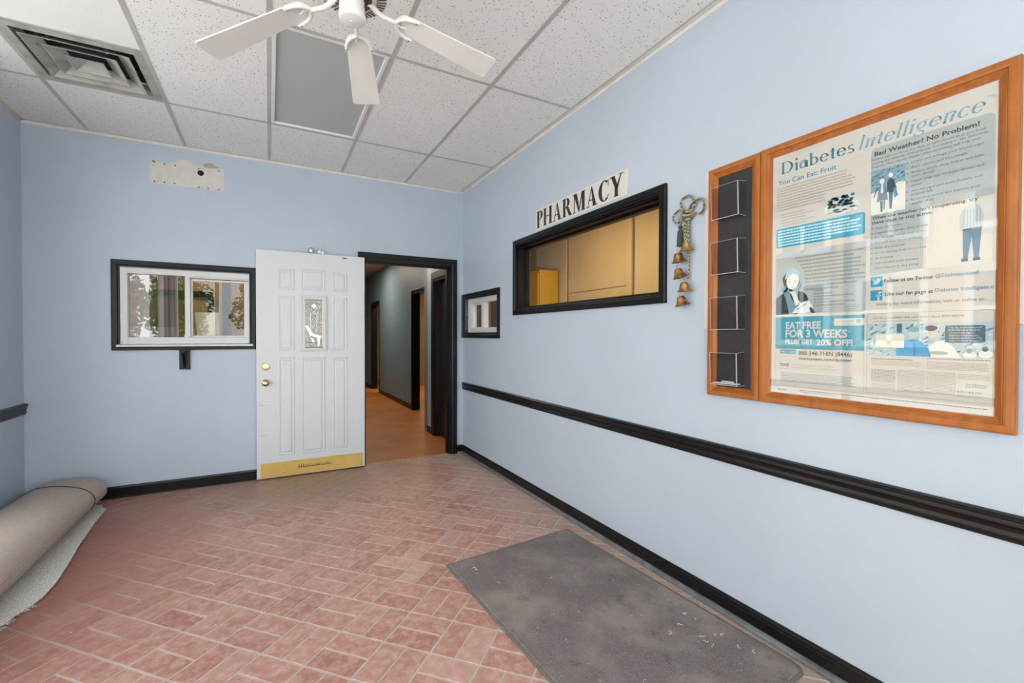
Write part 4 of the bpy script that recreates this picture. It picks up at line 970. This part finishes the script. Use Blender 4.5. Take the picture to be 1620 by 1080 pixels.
# right column panel
pg([(360, 452), (360, 882), (372, 893), (655, 893), (665, 884), (665, 655), (505, 655), (505, 461)], LT, 1)
tx('Bad Weather? No Problem!', 370, 864, 262, 14, BK, .02)
for b_, u, v, ww, hh, c_, bo in (
 ('Neither rain nor snow nor dark of night should keep you from', 362, 849, 283, 7.4, TX, 0), ('reaping the rewards of movement. According to the American', 363, 837, 287, 7.4, TX, 0), ('Diabetes Association, regular physical activity will help you:', 363, 824, 272, 7.4, TX, 0),
 ('Lower and manage your blood sugar', 472, 807, 171, 7.4, TX, 0), ('Burn calories and lose weight', 473, 790, 134, 7.4, TX, 0), ('Reduce stress, sleep better and have', 473, 773, 169, 7.4, TX, 0), ('more energy', 474, 761, 57, 7.4, TX, 0),
 ('Lower your risk for heart disease and', 473, 744, 169, 7.4, TX, 0), ('stroke', 473, 731, 27, 7.4, TX, 0), ('Get stronger and more flexible, and', 473, 713, 165, 7.4, TX, 0), ('prevent falls', 473, 701, 55, 7.4, TX, 0), ('Boost your mood and improve your', 473, 685, 163, 7.4, TX, 0), ('quality of life', 473, 672, 59, 7.4, TX, 0),
 ("When the weather isn't cooperating, try", 365, 646, 266, 10.5, BK, .01), ('these ideas to stay active:', 365, 630, 162, 10.5, BK, .01),
 ('Clean the house', 373, 612, 74, 7.2, TX, 0), ('Organize the garage, shed or attic', 373, 595, 143, 7.2, TX, 0), ('Put on some music and dance', 373, 578, 138, 7.2, TX, 0), ('Mall walk and try on clothing', 373, 560, 127, 7.2, TX, 0), ('Walk at a museum', 373, 543, 85, 7.2, TX, 0), ('Go ice skating (indoors or out)', 374, 526, 139, 7.2, TX, 0), ('Go bowling', 374, 508, 52, 7.2, TX, 0), ('Get out and walk anyway-', 373, 491, 125, 7.2, TX, 0), ('Take a friend or dog along!', 373, 474, 121, 7.2, TX, 0),
 ('Follow us on Twitter', 403, 425, 129, 11.5, BK, .01), ('@DiabetesIntell', 536, 427, 99, 11, (110, 150, 176), .01), ('Like our fan page at', 405, 380, 126, 11.5, BK, .01), ('Diabetes Intelligence', 536, 382, 131, 11, (110, 150, 176), .01), ('Looking for more information, visit us online at:', 381, 348, 268, 10, (120, 118, 118), 0)):
    tx(b_, u, v, ww, hh, c_, bo)
for v in (810, 793, 776, 747, 716, 688): el(462, v, 2, 2, TX, 5, 8)
for v in (615, 598, 581, 563, 546, 529, 511, 494): el(366, v, 2, 2, TX, 5, 8)
# walking couple
rc(361, 662, 457, 814, (222, 220, 214), 2); pg([(361, 736), (361, 814), (457, 814), (457, 754), (436, 758), (420, 740), (380, 742)], (120, 158, 176), 3)
for k in range(70): el(364+90*rr.random(), 756+55*rr.random(), 2+7*rr.random(), 1.5, [(70, 112, 134), (150, 186, 200), (46, 84, 104)][k % 3], 4, 6, .5)
pg([(378, 704), (384, 752), (394, 764), (404, 752), (410, 706)], (112, 132, 146), 5); pg([(378, 752), (384, 756), (372, 724), (367, 718)], (60, 84, 100), 5); el(393, 772, 7, 9, (216, 222, 222), 5); pg([(389, 732), (397, 732), (396, 764), (391, 764)], (214, 220, 220), 6)
pg([(388, 704), (396, 704), (395, 668), (390, 668)], (50, 110, 140), 5); pg([(398, 704), (402, 704), (401, 674), (398, 674)], (50, 110, 140), 5)
pg([(406, 732), (408, 766), (416, 778), (426, 768), (434, 738), (424, 726)], (44, 70, 86), 5); el(417, 786, 6, 8, (220, 224, 224), 5); pg([(412, 730), (424, 728), (421, 672), (415, 672)], (50, 110, 140), 5); pg([(424, 740), (432, 742), (438, 714), (428, 706)], (70, 130, 158), 6)
# standing man
rc(512, 458, 662, 650, (210, 208, 204), 1); pg([(592, 560), (590, 606), (602, 632), (634, 632), (644, 600), (642, 566)], (186, 196, 200), 3); el(618, 638, 9, 11, (190, 200, 204), 4)
pg([(598, 566), (600, 476), (610, 476), (618, 540), (624, 476), (634, 476), (640, 566)], (84, 128, 158), 3); rc(596, 468, 611, 477, (60, 90, 110), 4); rc(622, 468, 637, 477, (60, 90, 110), 4)
for k in range(6): rc(600+k*7, 570, 602+k*7, 622, (160, 172, 178), 4)
# social icons
rc(363, 412, 398, 448, TEAL2, 2); pg([(369, 424), (376, 421), (386, 424), (391, 432), (394, 438), (390, 437), (386, 441), (381, 438), (380, 433), (374, 434), (369, 439), (370, 432), (373, 427)], WH, 4)
rc(363, 365, 398, 401, (0, 140, 180), 2); rc(384, 365, 389, 392, WH, 4); rc(379, 380, 394, 384, WH, 4); pg([(384, 388), (389, 388), (395, 391), (395, 395), (388, 396), (384, 392)], WH, 4)
# second advert
outline(353, 44, 668, 321, (130, 130, 132), .8)
tx('Join the conversation. Ask your doctor about BYDUREON.', 371, 302, 235, 6.5, (104, 112, 120)); rows(371, 292, 136, 1, 5, 2.4, (150, 156, 160), .0, 130)
rc(356, 176, 668, 285, (168, 192, 200), 2)
for k in range(130): el(358+308*rr.random(), 178+104*rr.random(), 3+7*rr.random(), 1.5+2.5*rr.random(), [(120, 158, 172), (196, 208, 210), (92, 136, 154), (208, 214, 212)][k % 4], 3, 6, rr.random())
rc(439, 254, 453, 284, (60, 100, 120), 4); rc(380, 204, 459, 249, (220, 216, 204), 5)
pg([(437, 177), (440, 206), (460, 226), (480, 232), (504, 226), (522, 204), (528, 177)], (30, 150, 204), 4); rc(484, 177, 488, 224, (20, 110, 160), 5); el(484, 252, 13, 18, (190, 206, 210), 5); el(484, 264, 14, 9, (140, 170, 184), 6)
pg([(524, 177), (522, 206), (540, 226), (566, 226), (584, 206), (598, 177)], (222, 222, 220), 4); el(530, 254, 15, 19, (204, 198, 194), 5, 16, .2); el(528, 268, 16, 9, (92, 80, 80), 6); el(546, 190, 24, 6, (150, 168, 170), 5)
rrc(561, 223, 651, 276, 4, (62, 98, 116), 5)
for b_, u, v, ww in (('"Yes, my doctor mentioned', 569, 267, 74), ('BYDUREON is the first,', 570, 259, 70), ('once-weekly type 2', 570, 251, 59), ("diabetes medicine-it's", 570, 243, 67), ("reducing my A1C and I've", 570, 235, 75), ('even lost some weight."*', 571, 227, 72)): tx(b_, u, v, ww, 5.2, WH, .01, 7)
el(618, 187, 16, 10, (222, 222, 220), 5); el(617, 199, 7, 8, (150, 160, 164), 6); el(652, 190, 16, 12, (222, 222, 220), 5); el(651, 205, 7, 8, (80, 86, 92), 6)
rows(367, 163, 115, 1, 5, 2.8, (110, 110, 112), .0, 140); rows(367, 156, 140, 4, 4.2, 1.6, (168, 164, 158), .04, 141); rows(518, 170, 145, 1, 5, 2.2, (110, 110, 112), 0, 142); rows(518, 160, 145, 6, 4.2, 1.6, (160, 156, 152), .04, 143)
rows(368, 126, 70, 10, 4.4, 2, (140, 136, 132), .04, 144); rows(368, 78, 70, 4, 4.4, 1.7, (160, 156, 150), .05, 145); rows(443, 129, 72, 17, 4.4, 1.7, (160, 156, 150), .04, 146); rows(517, 128, 72, 16, 4.4, 1.7, (160, 156, 150), .04, 147)
rows(592, 126, 72, 4, 4.4, 1.6, (166, 162, 156), .05, 148); rows(610, 97, 50, 3, 4.4, 1.5, (120, 130, 136), .2, 149); tx('BYDUREON', 592, 70, 52, 6.5, (96, 110, 124), .01); tx('Pen', 648, 71, 15, 5, (150, 170, 184)); rows(592, 63, 60, 2, 4, 1.4, (150, 156, 160), .1, 150)
rows(129, 27, 530, 1, 6, 2.6, (120, 116, 112), 0, 160, (5, 14)); rows(129, 21, 130, 1, 6, 2.2, (140, 136, 132), 0, 161); rows(40, 22, 40, 1, 6, 5, (150, 140, 130), 0, 162, (4, 20))
mb.build('poster_sheet', t)
mb = MB(); mb.box(-.0176, -.0162, -4.104, -3.440, 1.048, 2.022, M_glassp); mb.build('cover_glass', t)

# ================================================================ CORRIDOR
CD = (.27, .93, -.01, 2.03)
wallmesh('x', 0, .13, .13, 1.24, 0, 2.86, [CD], M_wallc if False else M_wall).build('wall_corridor_near', **S, label='pale blue corridor wall stub just inside the doorway')
mb = MB(); mb.box(0, .43, 1.24, 1.37, 0, 2.86, M_wallc); mb.build('wall_corridor_return', **S, label='short return where the corridor widens')
D2 = (2.16, 3.032, -.01, 2.0); D3 = (5.66, 6.50, -.01, 2.0)
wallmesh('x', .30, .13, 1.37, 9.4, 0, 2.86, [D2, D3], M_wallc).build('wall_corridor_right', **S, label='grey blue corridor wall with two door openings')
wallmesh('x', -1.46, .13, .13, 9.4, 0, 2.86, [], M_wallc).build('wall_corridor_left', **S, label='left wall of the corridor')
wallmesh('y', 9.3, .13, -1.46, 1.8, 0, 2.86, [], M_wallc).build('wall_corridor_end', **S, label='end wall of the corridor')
mb = MB(); mb.box(-3.7, 1.8, .13, 9.4, 2.745, 2.80, mat('tan_corridor_ceiling', (190, 172, 140), .8)); mb.build('ceiling_corridor', **S, label='tan corridor ceiling')
mb = MB(); mb.box(.13, 1.8, YF, .13, 2.70, 2.75, M_beige); mb.build('ceiling_pharmacy', **S, label='ceiling of the pharmacy room')
mb = MB()
for a0, a1, X_ in ((D2[0], D2[1], .30), (D3[0], D3[1], .30)):
    casing(mb, 'x', X_, -1, a0-.03, a1+.02, 0, 2.055, .045, M_black, sides='LRT', depth=.016)
    mb.box(X_, X_+.13, a1-.015, a1+.001, 0, 2.0, M_black); mb.box(X_, X_+.13, a0-.001, a0+.015, 0, 2.0, M_black); mb.box(X_, X_+.13, a0, a1, 1.985, 2.001, M_black)
mb.build('trim_7', **S, label='black casings of the two far corridor openings')
mb = MB(); casing(mb, 'x', 0, -1, .150, 1.05, 0, 2.085, .118, M_black, sides='LRT', depth=.018)
mb.box(0, .12, CD[1]-.015, CD[1]+.001, 0, 2.03, M_darkwood); mb.box(0, .12, CD[0]-.001, CD[0]+.015, 0, 2.03, M_darkwood); mb.box(0, .12, CD[0], CD[1], 2.015, 2.031, M_darkwood); mb.build('trim_8', **S, label='black casing of the brown corridor door')
d2 = thing('door_2', 'dark brown door just inside the doorway on the right', 'door', (.06, .6, 0), **S)
mb = MB(); mb.box(.04, .08, CD[0]+.017, CD[0]+.25, .01, 2.012, M_darkwood); mb.build('door_leaf', d2)
mb = MB(); mb.box(.055, .095, CD[0]+.255, CD[1]-.017, .01, 2.012, M_darkwood); mb.build('door_leaf', d2)
mb = MB(); mb.box(.036, .040, CD[0]+.10, CD[0]+.13, 1.36, 1.38, M_silver); mb.lathe((.04, CD[0]+.20, 1.37), (-1, 0, 0), [(.012, 0), (.012, .01), (.018, .02), (.012, .03), (0, .032)], M_silver, 14); mb.build('door_knob', d2, True)
mb = MB(); cb = [(0, 0), (0, .08), (.008, .08), (.012, .07), (.012, 0)]
profile_run(cb, (0, 1.24), (0, 1.05), (-1, 0), M_black, mb); profile_run(cb, (0, .215), (0, .13), (-1, 0), M_black, mb)
for y0_, y1_ in ((1.37, D2[0]-.03), (D2[1]+.02, D3[0]-.03), (D3[1]+.02, 9.3)): profile_run(cb, (.30, y1_), (.30, y0_), (-1, 0), M_black, mb)
profile_run(cb, (-1.33, .13), (-1.33, 9.3), (1, 0), M_black, mb)
mb.build('baseboard_corridor', **S, label='black baseboards of the corridor')
# room beyond the openings
wallmesh('x', 1.68, .1, -.1, 9.4, 0, 2.8, [], M_beige).build('wall_side_room', **S, label='stained beige wall beyond the corridor opening')
mb = MB()
rr = random.Random(8)
for k in range(6):
    y = 3.9+rr.random()*1.2; z = .4+rr.random()*1.3; mb.box(1.676, 1.68, y, y+.012, z, z+.1+.25*rr.random(), M_bark)
mb.box(1.66, 1.68, 2.6, 5.4, .0, .09, M_white); mb.build('trim_9', **S, label='pale baseboard with brown marks in the room beyond')
wallmesh('y', 8.9, .1, .43, 1.68, 0, 2.7, [], M_beige).build('wall_side_room_end', **S, label='beige end wall beyond the far corridor opening')
# ---- pharmacy room behind the right wall
wallmesh('x', 1.35, .08, YF, 1.2, 0, 2.72, [], M_beige).build('wall_pharmacy_far', **S, label='yellow lit panelled wall behind the pharmacy window')
mb = MB(); mb.box(.13, 1.42, 1.11, 1.2, 0, 2.72, M_darkwood); mb.build('wall_pharmacy_partition', **S, label='dark partition behind the small window')
mb = MB()
mb.box(1.325, 1.35, -1.19, -1.125, 0, 2.7, M_beige); mb.box(1.340, 1.35, -1.205, -1.19, 0, 2.7, M_bark); mb.box(1.344, 1.35, -1.125, -1.115, 0, 2.7, M_bark)
mb.box(1.33, 1.35, -.065, .02, 0, 2.7, M_beige); mb.box(1.344, 1.35, -.078, -.066, 0, 2.7, M_darkwood); mb.box(1.345, 1.35, -1.1, -.08, 1.795, 1.80, M_bark)
mb.build('trim_10', **S, label='wooden battens over the joints of the yellow wall panels')
mb = MB(); mb.box(1.05, 1.32, .10, .72, .0, 2.09, M_yellow); cbn = mb
cab = thing('yellow_cabinet', 'yellow cupboard at the left end of the room behind the pharmacy window', 'cabinet', (1.18, .41, 0))
cbn.build('body', cab); mb = MB(); mb.box(1.035, 1.05, .12, .40, .1, 2.05, M_yellow); mb.build('cabinet_door', cab); mb = MB(); mb.box(1.035, 1.05, .42, .70, .1, 2.05, M_yellow); mb.build('cabinet_door', cab)
mb = MB(); mb.box(.76, .80, .70, 1.10, 0, 2.70, mat('pale_lilac_post', (206, 188, 178), .6)); mb.build('trim_11', **S, label='pale upright post seen at the left of the pharmacy window')
mb = MB(); mb.box(.60, .622, 1.09, 1.11, 0, 2.5, M_bark); mb.box(.630, .69, 1.10, 1.11, 0, 2.5, M_wallc); mb.box(.785, .815, 1.09, 1.11, 0, 2.5, M_bark); mb.build('trim_12', **S, label='beige door posts seen through the small window')
# ---- room behind the back window
wallmesh('y', 1.9, .1, -3.9, -1.46, 0, 2.75, [], M_tan).build('wall_back_room_far', **S, label='tan wall seen through the sliding window')
wallmesh('x', -3.8, .1, .13, 1.9, 0, 2.75, [], M_tan).build('wall_back_room_left', **S, label='left wall of the room behind the sliding window')
wallmesh('x', -1.50, .04, .13, 1.9, 0, 2.75, [], M_tan).build('wall_back_room_right', **S, label='right wall of the room behind the sliding window')
mb = MB(); mb.box(-3.8, -1.46, .13, 1.9, -.12, -.002, M_cfloor); mb.build('floor_back_room', **S, label='floor of the room behind the sliding window')
mb = MB(); mb.box(-3.02, -2.442, 1.86, 1.9, 1.735, 1.80, M_black); mb.box(-2.507, -2.442, 1.86, 1.9, 0, 1.735, M_black); mb.box(-2.36, -2.275, 1.84, 1.9, 0, 2.2, M_black); mb.build('trim_13', **S, label='black door casing on the tan wall behind the sliding window')
mb = MB(); mb.prism([(-2.836, .060, 1.27), (-2.553, .060, 1.27), (-2.553, .066, 1.345), (-2.836, .066, 1.345)], (0, .002, 0), M_card)
mb.build('pane_sheet', label='white paper strip standing low behind the left window pane', category='paper', world=True)
mb = MB(); mb.prism([(-2.405, .105, 1.268), (-2.245, .105, 1.268), (-2.250, .12, 1.478), (-2.425, .12, 1.478)], (0, .003, 0), mat('ivory_pane_reflection', (206, 196, 170), .5)); mb.build('pane_sheet', label='ivory sheet standing in for a pale reflection in the right sliding pane', category='paper', world=True)  # pale sheet imitates a reflection in the right pane
mb = MB(); mb.box(-2.89, -1.99, .125, .34, 1.235, 1.262, M_tan); cs = mb.build('counter_ledge', label='tan ledge behind the sliding window', category='ledge', world=True)
mb = MB(); mb.tube([(-2.56+.11*math.sin(PI*k/16)-.0, .075+.01*math.sin(k), 1.765-.497*k/16) for k in range(17)], .0035, mat('pinkish_cord', (196, 150, 140), .6), 6); mb.build('cable', None, True, label='thin pinkish cable curving behind the left window pane', category='cable', world=True)

# ================================================================ OUTSIDE
mb = MB(); mb.box(-40, 12, -40, YF-.14, -.25, -.15, M_asph); mb.box(-40, XL-.14, YF-.14, 20, -.25, -.15, M_asph); mb.build('ground', **S, label='grey pavement and car park outside the shop')
mb = MB(); mb.box(XL-.14-1.7, XL-.14, YF-.14-1.7, .6, 2.95, 3.1, M_white); mb.box(XL-.14, .3, YF-.14-1.7, YF-.14, 2.95, 3.1, M_white); mb.build('ceiling_sky_shade', **S, label='unseen overhang added outside the shop windows to cut high sky light')  # added overhang out of view, blocks high sky light to even out the room
def tree(x, y, h, r, mi, label):
    t = thing('tree', label, 'tree', (x, y, -.15), group=None); del t['group']
    mb = MB(); mb.tube([(x, y, -.15), (x+.1, y, h*.3), (x-.1, y+.1, h*.7)], [.22, .16, .08], M_bark, 8)
    for k in range(5): a = k*1.3; mb.tube([(x, y, h*.35+k*.2), (x+r*.6*math.cos(a), y+r*.6*math.sin(a), h*.6+k*.25)], [.07, .03], M_bark, 6)
    mb.build('trunk', t, True)
    mb = MB(); rr = random.Random(int(x*10+y)); V = []; F = []
    for k in range(3400):
        a = rr.random()*2*PI; u = rr.random()*2-1; q = rr.random()**.4*(1+.2*math.sin(3*a+5*u)); s_ = (1-u*u)**.5
        c = Vector((x+r*q*s_*math.cos(a), y+r*q*s_*math.sin(a), h*.62+h*.42*q*u)); d = Vector((rr.random()-.5, rr.random()-.5, rr.random()-.5)).normalized(); e = d.orthogonal().normalized(); w_ = .10+.08*rr.random()
        o = len(V); V += [c-d*w_, c+e*w_*.6, c+d*w_, c-e*w_*.6]; F.append((o, o+1, o+2, o+3))
    mb.add(V, F, M_leafs[mi]); mb.build('crown', t)
tree(-7.7, -19.5, 4.0, 1.1, 1, 'orange brown autumn tree across the car park')
tree(-6.1, -24.5, 4.4, 1.45, 0, 'bright green tree across the car park')
tree(-1.8, -29, 5.0, 2.0, 2, 'dark green tree at the far edge of the car park')
bd = thing('building', 'beige building across the street with white framed windows', 'building', (-17, 1, -.15))
mb = MB(); mb.box(-21, -17, -5, 9, -.15, 8.2, M_fac); mb.build('wall', bd)
for k in range(4):
    for z in (1.0, 4.6):
        y0_ = -3.9+k*2.9
        mb = MB(); mb.box(-17.02, -16.98, y0_, y0_+1.9, z, z+2.4, M_winout); p_ = mb.build('window', bd)
        mb = MB(); frame_rect(mb, 'x', -17.06, -16.9, y0_-.08, y0_+1.98, z-.08, z+2.48, .22, .22, .22, .22, M_alu); mb.box(-17.05, -16.9, y0_+.88, y0_+1.02, z, z+2.4, M_alu); mb.box(-17.05, -16.92, y0_, y0_+1.9, z+1.1, z+1.22, M_alu); mb.build('window_frame', p_)
